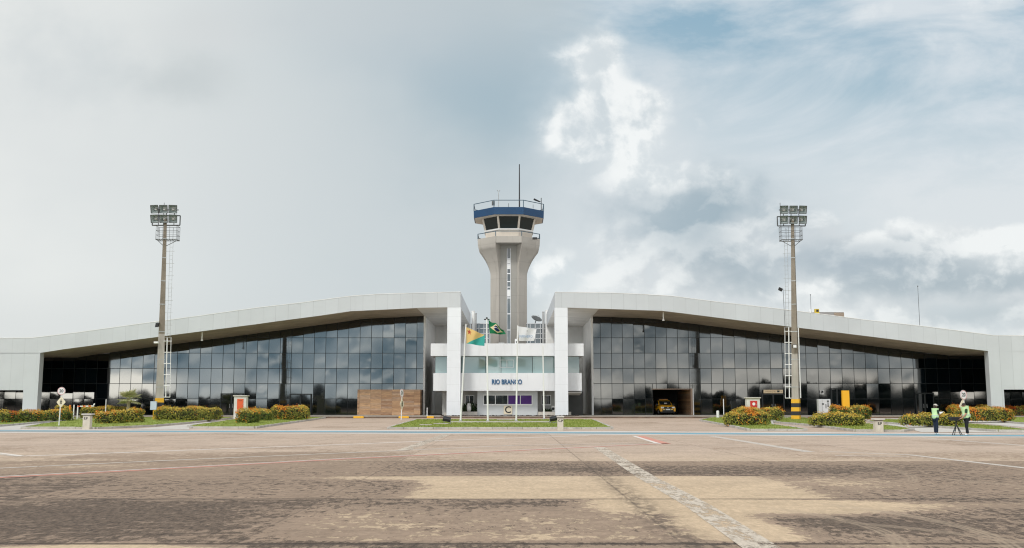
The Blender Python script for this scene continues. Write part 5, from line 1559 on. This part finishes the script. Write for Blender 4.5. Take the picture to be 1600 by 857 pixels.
    q = MB(); q.sphere(tr(0, -.03, .83), .09, .03, .09); q.build('badge', M['galv'], root)
    blockf(-.64, .64, -.045, .1, .40, .70).build('bumper', blk, root)
    blockf(-.26, .26, -.07, -.046, .56, .68).build('number_plate', M['signwhite'], root)
    blockf(-.84, .84, .03, .15, .28, .42).build('skid_plate', blk, root)
    q = blockf(-.5, .5, 1.9, 2.15, 1.70, 1.80); q.build('light_bar', simple('light_bar_amber', (.5, .2, .02), .4), root)
    q = blockf(-.12, .22, 1.17, 1.19, 1.30, 1.38); q.build('windscreen_sticker', M['signwhite'], root)
car()

# ------------------------------------------------------------------ people
FAT = 1.15
def skinmesh(pts, edges, sub=1):
    """pts: list of (pos, radius); first one is the root"""
    me = bpy.data.meshes.new('skin'); me.from_pydata([p for p, r in pts], edges, [])
    o = bpy.data.objects.new('tmp_skin', me); COL.objects.link(o)
    md = o.modifiers.new('Skin', 'SKIN'); md.branch_smoothing = .6
    if not me.skin_vertices: me.attributes.update() if hasattr(me.attributes, 'update') else None
    dg = bpy.context.evaluated_depsgraph_get()
    if not me.skin_vertices:
        bpy.context.view_layer.objects.active = o
    lay = me.skin_vertices[0].data if me.skin_vertices else None
    if lay is None: raise RuntimeError('no skin layer')
    for i, (p, r) in enumerate(pts):
        lay[i].radius = (r * FAT, r * FAT); lay[i].use_root = (i == 0)
    ss = o.modifiers.new('Sub', 'SUBSURF'); ss.levels = sub; ss.render_levels = sub
    dg.update()
    dg = bpy.context.evaluated_depsgraph_get()
    out = bpy.data.meshes.new_from_object(o.evaluated_get(dg))
    bpy.data.objects.remove(o); bpy.data.meshes.remove(me)
    m = MB(); m.add([v.co.copy() for v in out.vertices], [tuple(p.vertices) for p in out.polygons]); bpy.data.meshes.remove(out)
    return m

def person(px, d, fwd, label, H, pose, cloth_, cat='person'):
    b = Vector((P(px, 679, d).x, d, gz(d) + .006))
    f = Vector((*fwd, 0)).normalized(); r = Vector((f.y, -f.x, 0))
    k = H / 1.72
    def W(p): return b + (r * p[0] + f * p[1] + Vector((0, 0, p[2]))) * k
    root = thing('person', label, cat, b)
    J = dict(pelvis=(0, 0, .95), waist=(0, .01, 1.10), chest=(0, .02, 1.30), neckb=(0, .02, 1.45), neck=(0, .035, 1.52), jaw=(0, .06, 1.58), head=(0, .045, 1.65), crown=(0, .035, 1.70),
             shL=(-.17, .01, 1.41), shR=(.17, .01, 1.41), hipL=(-.09, 0, .90), hipR=(.09, 0, .90), knL=(-.10, .02, .50), knR=(.10, .02, .50), anL=(-.10, 0, .09), anR=(.10, 0, .09),
             toL=(-.11, .15, .035), toR=(.11, .15, .035), nose=(0, .155, 1.61))
    J.update(pose)
    rad = dict(pelvis=.13, waist=.12, chest=.135, neckb=.07, neck=.05, jaw=.068, head=.092, crown=.07, shL=.06, shR=.06, hipL=.085, hipR=.085, knL=.058, knR=.058, anL=.038, anR=.038, toL=.034, toR=.034, elL=.042, elR=.042, wrL=.028, wrR=.028, paL=.034, paR=.034, nose=.014)
    names = ['pelvis', 'waist', 'chest', 'neckb', 'neck', 'jaw', 'head', 'crown', 'shL', 'elL', 'wrL', 'paL', 'shR', 'elR', 'wrR', 'paR', 'hipL', 'knL', 'anL', 'toL', 'hipR', 'knR', 'anR', 'toR', 'nose']
    E = [('pelvis', 'waist'), ('waist', 'chest'), ('chest', 'neckb'), ('neckb', 'neck'), ('neck', 'jaw'), ('jaw', 'head'), ('head', 'crown'), ('head', 'nose'), ('neckb', 'shL'), ('shL', 'elL'), ('elL', 'wrL'), ('wrL', 'paL'), ('neckb', 'shR'), ('shR', 'elR'), ('elR', 'wrR'), ('wrR', 'paR'),
         ('pelvis', 'hipL'), ('hipL', 'knL'), ('knL', 'anL'), ('anL', 'toL'), ('pelvis', 'hipR'), ('hipR', 'knR'), ('knR', 'anR'), ('anR', 'toR')]
    pts = [(W(J[n]), rad[n] * k) for n in names]; ed = [(names.index(a), names.index(c)) for a, c in E]
    # fingers
    for s in 'LR':
        pa, wr = Vector(J['pa' + s]), Vector(J['wr' + s]); dv_ = (pa - wr).normalized()
        sd = dv_.cross(Vector((0, 0, 1)))
        if sd.length < .1: sd = Vector((0, 1, 0))
        sd.normalize(); dn = dv_.cross(sd)
        for q in range(4):
            off = (q - 1.5) * .021; l = (.062, .075, .07, .055)[q]
            p1 = pa + sd * off + dv_ * .04; p2 = p1 + dv_ * l * .6; p3 = p2 + (dv_ * .5 + dn * .5 * (1 if dn.z < 0 else -1)) * l * .6
            i0 = len(pts); pts += [(W(p1), .010 * k), (W(p2), .009 * k), (W(p3), .008 * k)]; ed += [(names.index('pa' + s), i0), (i0, i0 + 1), (i0 + 1, i0 + 2)]
        p1 = pa - sd * .045 - dv_ * .01; p2 = p1 - sd * .02 + dv_ * .045
        i0 = len(pts); pts += [(W(p1), .012 * k), (W(p2), .010 * k)]; ed += [(names.index('pa' + s), i0), (i0, i0 + 1)]
    skinm = simple('skin_tone', cloth_['skin'], .6, .05)
    body = skinmesh(pts, ed).build('body', skinm, root, smooth=True)
    # eyes and ears
    hd = Vector(J['head'])
    for s in (-1, 1):
        m = MB(); m.sphere(W(hd + Vector((s * .034, .092, -.015))), .012, seg=8, rings=6); m.build('eye', M['ink'], body)
        m = MB(); m.sphere(W(hd + Vector((s * .098, -.005, -.03))), .018, .018, .03, seg=8, rings=6); m.build('ear', skinm, body)
    def garment(nm, rr, edges, extra, mat_):
        idx = nm; p = [(W(J[n]), (rad[n] + extra) * k if n not in rr else rr[n] * k) for n in idx]
        return skinmesh(p, [(idx.index(a), idx.index(c)) for a, c in edges])
    tm = simple('dark_trousers', cloth_['trousers'], .85, .15, 6)
    garment(['pelvis', 'hipL', 'knL', 'anL', 'hipR', 'knR', 'anR'], dict(anL=.058, anR=.058, pelvis=.120, hipL=.090, hipR=.090), [('pelvis', 'hipL'), ('hipL', 'knL'), ('knL', 'anL'), ('pelvis', 'hipR'), ('hipR', 'knR'), ('knR', 'anR')], .018, tm).build('trousers', tm, root, smooth=True)
    shm = simple('dark_green_shirt', cloth_['shirt'], .85, .1, 6)
    J['slL'] = tuple(Vector(J['shL']).lerp(Vector(J['elL']), .85)); J['slR'] = tuple(Vector(J['shR']).lerp(Vector(J['elR']), .85)); rad['slL'] = rad['slR'] = .05
    garment(['waist', 'chest', 'neckb', 'shL', 'slL', 'shR', 'slR'], dict(slL=.068, slR=.068), [('waist', 'chest'), ('chest', 'neckb'), ('neckb', 'shL'), ('shL', 'slL'), ('neckb', 'shR'), ('shR', 'slR')], .014, shm).build('shirt', shm, root, smooth=True)
    vm = simple('hi_vis_vest', cloth_['vest'], .7, .06, 4)
    J['hem'] = tuple(Vector(J['pelvis']) + Vector((0, 0, -.10))); rad['hem'] = .16
    J['vsL'] = tuple(Vector(J['shL']) * .62 + Vector(J['neckb']) * .38); J['vsR'] = tuple(Vector(J['shR']) * .62 + Vector(J['neckb']) * .38); rad['vsL'] = rad['vsR'] = .06
    ve = garment(['chest', 'waist', 'hem', 'neckb', 'vsL', 'vsR'], dict(chest=(.175 * cloth_['bulk']), waist=.165 * cloth_['bulk'], hem=.178 * cloth_['bulk'], neckb=.082, vsL=.085, vsR=.085), [('chest', 'waist'), ('waist', 'hem'), ('chest', 'neckb'), ('neckb', 'vsL'), ('neckb', 'vsR')], .0, vm).build('safety_vest', vm, root, smooth=True)
    # reflective tape round the vest
    tp = MB(); wa = Vector(J['waist'])
    rr = .178 * cloth_['bulk'] * k
    c = W(wa)
    ring = [[(c.x + math.cos(a) * rr * q, c.y + math.sin(a) * rr * q, c.z + h) for a in [2 * math.pi * i / 20 for i in range(20)]] for q, h in ((1.0, -.03), (1.0, .03))]
    tp.loft(ring, False); tp.build('reflective_tape', simple('grey_reflective_tape', (.55, .66, .55), .4), ve)
    # shoes
    sm = simple('white_shoes', cloth_['shoes'], .6, .05)
    for s in 'LR':
        an, to = Vector(J['an' + s]), Vector(J['to' + s])
        q = skinmesh([(W(an - Vector((0, .03, .03))), .05 * k), (W(an.lerp(to, .5) - Vector((0, 0, .01))), .05 * k), (W(to), .042 * k)], [(0, 1), (1, 2)])
        q.build('shoe', sm, root, smooth=True)
    return root, W, J

wroot, WW, WJ = person(1462.8, 57.2, (.86, .50), 'woman in green safety vest and pale cap reading a sheet', 1.66,
    dict(shL=(-.16, .01, 1.41), shR=(.16, .01, 1.41), elL=(-.22, .05, 1.14), elR=(.20, .06, 1.14), wrL=(-.10, .26, 1.18), wrR=(.10, .28, 1.18), paL=(-.06, .33, 1.20), paR=(.06, .34, 1.20), jaw=(0, .08, 1.57), head=(0, .065, 1.64), crown=(0, .045, 1.70), nose=(0, .17, 1.59), hipL=(-.08, 0, .90), hipR=(.08, 0, .90), knL=(-.06, .02, .5), knR=(.06, .03, .5), anL=(-.06, 0, .09), anR=(.05, .02, .09), toL=(-.07, .15, .035), toR=(.06, .17, .035)),
    dict(skin=(.40, .22, .14), trousers=(.012, .02, .04), shirt=(.015, .045, .02), vest=(.60, .84, .44), shoes=(.78, .78, .78), bulk=1.12))
hairm = simple('brown_hair', (.05, .035, .025), .6)
h = Vector(WJ['head'])
m = MB(); c = WW(h + Vector((0, -.035, -.005))); m.sphere(c, .105, .105, .115); c2 = WW(h + Vector((0, -.09, -.09))); m.sphere(c2, .06, .06, .09); m.build('hair', hairm, wroot, smooth=True)
m = MB(); c = WW(h + Vector((0, 0, .055))); m.sphere(c, .115, .115, .085); e = WW(h + Vector((0, .13, .035))); m.sphere(e, .085, .085, .014); m.build('cap', simple('pale_cap', (.50, .47, .42), .8), wroot, smooth=True)
# the sheet she holds
p = WW((0, .40, 1.235)); f = Vector((.86, .50, 0)).normalized(); r = Vector((f.y, -f.x, 0))
t = thing('paper_sheet', 'white sheet on a clipboard held by the woman', 'paper', p)
m = MB(); m.obox(p, r * .15, f * .18 + Vector((0, 0, .07)), Vector((0, 0, .004))); m.build('clipboard', simple('clipboard_grey', (.5, .5, .5), .5), t)
m = MB(); m.obox(p + Vector((0, 0, .012)), r * .14, f * .17 + Vector((0, 0, .066)), Vector((0, 0, .003))); m.build('sheet', M['signwhite'], t)

mroot, MW, MJ = person(1511.6, 55.8, (-.96, .05), 'man in green safety vest leaning a hand on the tripod', 1.74,
    dict(pelvis=(0, -.01, .95), waist=(0, .0, 1.10), chest=(0, .03, 1.31), neckb=(0, .06, 1.45), neck=(0, .08, 1.51), jaw=(0, .13, 1.56), head=(0, .125, 1.635), crown=(0, .11, 1.69), nose=(0, .232, 1.59), shL=(-.18, .05, 1.40), shR=(.18, .05, 1.40), elL=(-.23, .12, 1.13), elR=(.22, .12, 1.13), wrL=(-.16, .30, .93), wrR=(.10, .32, .93), paL=(-.14, .37, .90), paR=(.09, .39, .90), anL=(-.12, .06, .09), anR=(.10, -.08, .09), toL=(-.13, .22, .035), toR=(.11, .07, .035), knL=(-.11, .05, .5), knR=(.10, 0, .5)),
    dict(skin=(.50, .27, .18), trousers=(.008, .009, .012), shirt=(.012, .05, .02), vest=(.60, .84, .44), shoes=(.75, .75, .74), bulk=1.25))
h = Vector(MJ['head'])
m = MB(); c = MW(h + Vector((0, -.025, .02))); m.sphere(c, .105, .102, .10); m.build('hair', simple('short_dark_hair', (.035, .025, .02), .6), mroot, smooth=True)
m = MB(); m.path([MW(h + Vector((-.10, -.02, -.01))), MW(h + Vector((-.045, .10, -.012))), MW(h + Vector((.045, .10, -.012))), MW(h + Vector((.10, -.02, -.01)))], .012); m.build('glasses', M['ink'], mroot)

# tripod with a black instrument case
b = Vector((P(1494.5, 680, 55.9).x, 55.9, 0.006))
t = thing('tripod', 'black tripod carrying a dark instrument case between the workers', 'tripod', b)
hub = Vector((b.x + .02, b.y, .62))
for a in (200, 330, 85, 290):
    m = MB(); e = Vector((b.x + .30 * math.cos(R(a)), b.y + .30 * math.sin(R(a)), .006)); m.tube(hub, e, .028, .02, 6); lg = m.build('leg', M['blackmetal'], t)
    m = MB(); m.tube(hub.lerp(e, .55), hub.lerp(e, .62), .036, None, 6); m.build('clamp', M['darkmetal'], lg)
m = MB(); m.tube(hub - Vector((0, 0, .08)), hub + Vector((0, 0, .2)), .035); m.build('column', M['blackmetal'], t)
m = MB(); c = hub + Vector((-.05, 0, .30))
m.loft([[(c.x + x * .20, c.y + y * .16, c.z - .12) for x, y in ((-1, -1), (1, -1), (1, 1), (-1, 1))], [(c.x + x * .31, c.y + y * .2, c.z + .05) for x, y in ((-1, -1), (1, -1), (1, 1), (-1, 1))], [(c.x + x * .30, c.y + y * .19, c.z + .08) for x, y in ((-1, -1), (1, -1), (1, 1), (-1, 1))]]); cs = m.build('instrument_case', M['blackmetal'], t)
m = MB(); m.obox((c.x - .03, c.y, c.z + .086), (.2, 0, 0), (0, .12, 0), (0, 0, .005)); m.build('screen', M['winglass'], cs)

# ------------------------------------------------------------------ the wood behind the camera (seen mirrored in the glass)
mb = MB()
random.seed(21)
for i in range(230):
    x = random.uniform(-330, 330); y = -random.uniform(150, 210); h = random.uniform(8, 11.5) * (1.25 if random.random() < .12 else 1) if x > 108 else random.uniform(5.2, 7.6) * (1.4 if random.random() < .12 else 1) if x > 8 else random.uniform(4.2, 6.2) * (1.5 if random.random() < .08 else 1)
    mb.tube((x, y, 0), (x, y, h * .6), .25, .15, 5)
    mb.sphere((x, y, h * .6), h * .42, h * .35, h * .30, 8, 6)
    for j in range(110):
        th = random.uniform(0, 6.28); ph = random.uniform(-.5, 1.57); r = h * .34 * random.uniform(.75, 1.05)
        c = Vector((x + math.cos(th) * math.cos(ph) * r * 1.35, y + math.sin(th) * math.cos(ph) * r, h * .62 + math.sin(ph) * r))
        q_ = random.uniform(.3, .75); a = Vector((random.gauss(0, 1), random.gauss(0, 1), random.gauss(0, 1))).normalized(); q = a.cross(Vector((random.gauss(0, 1), random.gauss(0, 1), random.gauss(0, 1)))).normalized(); w = a.cross(q)
        mb.add([c - q * q_, c - w * q_ * .7, c + q * q_, c + w * q_ * .7], [(0, 1, 2, 3)])
for i in range(500):
    x = random.uniform(-340, 340); y = -random.uniform(146, 160); q_ = random.uniform(1.5, 3.2) * (1.9 if x > 108 else 1.15 if x > 8 else 1)
    mb.sphere((x, y, q_ * .35), q_ * 1.2, q_ * .8, q_ * .8, 6, 4)
setp(mb.build('far_woods', M['treeleaf'], fixn=False), 'dark far-off wood beyond the apron behind the camera', 'woods', kind='stuff')

# ------------------------------------------------------------------ sky and light
SUN_EL, SUN_AZ = R(48), R(212)        # azimuth from +Y toward +X: behind the camera, from the left
w = bpy.data.worlds.new('World'); sc.world = w; w.use_nodes = True
nt = w.node_tree; n = N(nt)
bg_ = nt.nodes['Background']
STR = 0.1
sky = n.node('ShaderNodeTexSky'); sky.sky_type = 'NISHITA'; sky.sun_disc = False; sky.sun_elevation = SUN_EL; sky.sun_rotation = SUN_AZ
dirv = S(n, n.node('ShaderNodeTexCoord').outputs['Generated'])
x, y, z = n.sep(dirv)
ay = n.math('MAXIMUM', n.math('ABSOLUTE', y), 0.12)
s = x / ay; t = z / ay
def ST(u, v):
    r = ray(u, v); return r.x / r.y, r.z / r.y
st = n.xyz(s, t, 0.0)
f1 = n.noise(st, 5.0, 5, 0.56)            # billows
f2 = n.noise(n.xyz(s + 3.7, t * 1.2, 2.0), 9.0, 5, 0.58)
f3 = n.noise(n.xyz(s * 0.8 + 9, t * 1.1, 5.0), 2.6, 5, 0.55)
def gb(u, v, ru, rv, k=1.0, dist=0.0):
    cs_, ct = ST(u, v); a = (s - cs_) * (F / ru); b = (t - ct) * (F / rv)
    if dist: a = a + (f1 - 0.5) * dist; b = b + (f2 - 0.5) * dist
    q = a * a + b * b
    return n.math('EXPONENT', q * -1.0) * k
# left: a smooth rain veil going from near white to blue grey
sl = ST(0, 300)[0]; sm_ = ST(760, 300)[0]
L_ = n.mix(n.smooth(s, sl * 1.0, sm_ * 0.6), (0.84, 0.835, 0.81), (0.545, 0.60, 0.625))
L_ = n.mix(gb(790, 150, 190, 120, 0.75), L_, (0.36, 0.475, 0.545))
L_ = n.mix(gb(700, 90, 200, 70, 0.35, 1.0), L_, (0.47, 0.545, 0.60))
L_ = n.mix(gb(290, 120, 70, 45, 0.6, 3.0), L_, (0.52, 0.555, 0.56))
L_ = n.mix(gb(310, 45, 90, 35, 0.6, 2.5), L_, (0.72, 0.72, 0.71))
L_ = n.mix(n.smooth(f3, 0.42, 0.66, 0, 0.42), L_, (0.70, 0.715, 0.715))
L_ = n.mix(n.smooth(f1, 0.50, 0.72, 0, 0.30) * n.smooth(t, ST(0, 330)[1], ST(0, 60)[1]), L_, (0.50, 0.55, 0.58))
L_ = n.mix(gb(560, 30, 260, 60, 0.4, 1.0), L_, (0.60, 0.625, 0.645))
L_ = n.mix(n.smooth(t, ST(0, 420)[1], ST(0, 520)[1], 0, 0.45), L_, (0.66, 0.675, 0.675))
# right: blue gaps behind streaky high cloud and a white veil
streak = n.noise(n.xyz(s * 3.0 + t * 2.0, t * 9.0 - s * 2.2, 1.0), 1.0, 7, 0.6, 0.6)
blue = n.mix(n.smooth(t, ST(0, 250)[1], ST(0, 0)[1]), (0.43, 0.555, 0.625), (0.30, 0.455, 0.57))
veil = n.smooth(t, ST(0, 90)[1], ST(0, 260)[1], 0.30, 0.82)
R_ = n.mix(n.clamp(n.smooth(streak, 0.34, 0.66) * 0.85 + veil * 0.6 - gb(1060, 55, 110, 55, 0.75) - gb(1440, 140, 160, 30, .25)), blue, (0.715, 0.755, 0.79))
R_ = n.mix(n.smooth(t, ST(0, 170)[1], ST(0, 340)[1], 0, 0.75), R_, (0.765, 0.78, 0.785))
# cumulus: cauliflower heaps (cellular noise over fractal noise), lit from the upper left
def voro(vec, scale, detail=1.6, rough=0.5):
    q = n.node('ShaderNodeTexVoronoi', feature='F1', voronoi_dimensions='3D', normalize=True)
    n.put(q.inputs['Vector'], vec); n.put(q.inputs['Scale'], scale); n.put(q.inputs['Detail'], detail); n.put(q.inputs['Roughness'], rough); n.put(q.inputs['Lacunarity'], 2.1)
    return S(n, q.outputs['Distance'])
def heap(dx, dy, zz, sc1, sc2, ysq):
    wv = n.noise(n.xyz(s + dx, t + dy, zz + 3), 9.0, 3, 0.55, 0.0, 1)
    wx, wy, wz = n.sep(wv)
    v_ = n.xyz(s + dx + (wx - 0.5) * 0.05, (t + dy) * ysq + (wy - 0.5) * 0.05, zz)
    return (1.0 - voro(v_, sc1)) * 0.50 + n.noise(v_, sc2, 8, 0.58) * 0.80 - 0.20
hA = heap(0, 0, 7.0, 11.0, 7.0, 1.3); hB = heap(-0.010, 0.014, 7.0, 11.0, 7.0, 1.3)
lit = n.smooth(hA - hB, -0.05, 0.07)
dens = hA + gb(1070, 335, 150, 70, 0.20) - gb(960, 420, 110, 45, 0.08) + gb(1330, 425, 120, 50, 0.20) + gb(1560, 415, 120, 60, .26) + gb(1200, 450, 160, 35, .10) + gb(1430, 375, 60, 35, .14)
dens = dens - n.smooth(t, ST(0, 420)[1], ST(0, 300)[1], 0.10, 0.34) 
cm = n.smooth(dens, 0.34, 0.46)
core = n.smooth(dens, 0.42, 0.66)
grey = n.mix(core, (0.72, 0.735, 0.745), (0.43, 0.49, 0.53))
cc = n.mix(n.clamp(lit * n.lin(core, 0, 1, 1.0, 0.6) + gb(1560, 385, 85, 34, .7, 2.5) + gb(1425, 352, 50, 18, .7, 2.5) + gb(1260, 455, 60, 25, .5, 2.5)), grey, (0.93, 0.925, 0.91))
R_ = n.mix(n.smooth(t, ST(0, 360)[1], ST(0, 470)[1], 0, 0.45), R_, (0.64, 0.68, 0.705))
R_ = n.mix(cm * 0.95, R_, cc)
dk_ = 1.0 - lit * 0.35
R_ = n.mix(gb(1075, 330, 130, 50, 1.25, 3.0) * dk_, R_, (0.37, 0.455, 0.51))
R_ = n.mix(gb(1295, 408, 100, 30, 0.8, 3.2) * dk_, R_, (0.44, 0.50, 0.55))
R_ = n.mix(gb(1530, 495, 140, 24, 0.7, 2.6) * dk_, R_, (0.48, 0.54, 0.575))
R_ = n.mix(gb(985, 215, 115, 115, .75, 1.5), R_, (0.745, 0.765, 0.78))
# the tall bright cumulus at the edge of the rain veil
hC = heap(0, 0, 11.0, 15.0, 9.0, 1.0); hD = heap(-0.008, 0.010, 11.0, 15.0, 9.0, 1.0)
tall = gb(945, 95, 36, 62, 0.56) + gb(912, 205, 50, 34, 0.60) + gb(990, 160, 58, 28, 0.52) + gb(950, 205, 80, 60, 0.42) + gb(985, 280, 110, 40, 0.20) + gb(870, 440, 60, 50, .40) + gb(1100, 275, 90, 26, .30) + gb(890, 90, 40, 60, .2)
td = tall + hC - 0.42
td = td + (f1 - 0.5) * 0.35
tm_ = n.smooth(td, 0.21, 0.52)
litc = n.smooth(hC - hD, -0.06, 0.07)
R_ = n.mix(tm_ * 0.96, R_, n.mix(n.clamp(litc + n.smooth(td, .75, .4) * 0.25), (0.66, 0.705, 0.73), (0.955, 0.95, 0.935)))
# ragged boundary between the two
s0 = ST(872, 250)[0]
bd = s - (t - ST(0, 330)[1]) * 0.10 - s0 + (f1 - 0.5) * 0.20 + (f3 - 0.5) * 0.16 + (f2 - 0.5) * 0.05
mR = n.smooth(bd, -0.075, 0.05)
mR = n.math('MAXIMUM', mR, tm_ * n.smooth(bd, -0.14, -0.04))
front = n.mix(mR, L_, R_)
# behind the camera: broken storm cloud with bright gaps near the horizon
# low belt of storm cloud near the horizon, broken by a pale strip of clear sky
h1 = n.noise(n.xyz(s, t * 1.5, 31.0), 21.0, 9, 0.60, 0.3)
h2 = n.noise(n.xyz(s - 0.005, t * 1.5 + 0.009, 31.0), 21.0, 9, 0.60, 0.3)
h3 = n.noise(n.xyz(s * 0.7, t * 2.0, 37.0), 5.0, 4, 0.5)
hl = n.smooth(h1 - h2, -0.01, 0.10)
lowdk = n.mix(n.smooth(h1 * 0.6 + h3 * 0.4, 0.40, 0.62), (0.62, 0.70, 0.74), (0.16, 0.27, 0.34))
warm = n.smooth(s, -0.18, 0.12)
lowdk = n.mix(warm * 0.55, lowdk, n.mix(n.smooth(h1, 0.40, 0.62), (0.86, 0.84, 0.80), (0.26, 0.27, 0.27)))
low = n.mix(hl * n.lin(warm, 0, 1, 0.55, 0.8), lowdk, n.mix(warm, (1.55, 1.48, 1.36), (1.15, 1.11, 1.03)))
strip = n.smooth(t + (h1 - 0.5) * 0.05 + (h3 - 0.5) * 0.05, 0.034, 0.020) * n.clamp(n.smooth(s, 0.0, 0.12) * 0.25 + n.smooth(s, 0.30, 0.36) * 0.4 + n.smooth(s, -0.30, -0.38) + 0.12)
low = n.mix(strip, low, (2.3, 2.05, 1.75))
low = n.mix(1.0, low, n.mix(warm, (2.7, 2.95, 3.1), (2.05, 2.15, 2.2)), 'MULTIPLY')
front = n.mix(1.0, front, (0.838, 0.862, 0.868), 'MULTIPLY')
amb = n.mix(n.smooth(y, -0.5, 0.3), n.mix(n.smooth(z, 0.1, 0.8), (1.00, 0.99, 0.97), (0.80, 0.85, 0.90)), n.mix(n.smooth(z, 0.3, 0.8), (0.54, 0.555, 0.57), (0.70, 0.74, 0.78)))
amb = n.mix(n.smooth(z, 0.0, -0.05), amb, (0.30, 0.27, 0.24))
def bgnode(col):
    scaled = n.mix(1.0, col, (1 / STR, 1 / STR, 1 / STR), 'MULTIPLY')
    b_ = n.node('ShaderNodeBackground'); n.put(b_.inputs['Color'], n.mix(0.95, S(n, sky.outputs[0]), scaled)); b_.inputs['Strength'].default_value = STR
    return b_.outputs[0]
def mixsh(f, a, b):
    m_ = n.node('ShaderNodeMixShader'); n.put(m_.inputs[0], f); nt.links.new(a, m_.inputs[1]); nt.links.new(b, m_.inputs[2]); return m_.outputs[0]
side = n.smooth(n.math('ABSOLUTE', s), 0.95, 0.75)
mf = n.smooth(y, 0.2, 0.4) * n.smooth(t, 0.60, 0.45) * side * n.smooth(z, -0.06, 0.0)
mb_ = n.smooth(y, -0.2, -0.4) * n.smooth(t, 0.17, 0.10) * side * n.smooth(z, -0.06, -0.01)
nt.links.new(mixsh(mf, mixsh(mb_, bgnode(amb), bgnode(low)), bgnode(front)), nt.nodes['World Output'].inputs['Surface'])
nt.nodes.remove(bg_)

sl_ = bpy.data.lights.new('sun', 'SUN'); sl_.energy = 1.5; sl_.angle = R(10); sl_.color = (1.0, 0.965, 0.91)
so_ = bpy.data.objects.new('sun', sl_); COL.objects.link(so_)
toward = Vector((math.sin(SUN_AZ) * math.cos(SUN_EL), math.cos(SUN_AZ) * math.cos(SUN_EL), math.sin(SUN_EL)))
so_.rotation_euler = toward.to_track_quat('Z', 'Y').to_euler(); so_.location = toward * 80

cd = bpy.data.cameras.new('camera'); co = bpy.data.objects.new('camera', cd); COL.objects.link(co)
cd.sensor_width = 36; cd.lens = 36 * F / 1600; cd.clip_start = .1; cd.clip_end = 5000
co.location = (0, 0, EYE); co.rotation_euler = (math.pi / 2 + PITCH, 0, 0)
sc.camera = co
sc.view_settings.view_transform = 'Standard'; sc.view_settings.look = 'None'; sc.view_settings.gamma = 1; sc.view_settings.exposure = 0.22
sc.view_settings.use_curve_mapping = False
sc.cycles.caustics_reflective = False; sc.cycles.caustics_refractive = False; sc.cycles.max_bounces = 5; sc.cycles.sample_clamp_indirect = 3; sc.cycles.transparent_max_bounces = 8
sc.cycles.use_denoising = True
sc.cycles.filter_width = 1.15
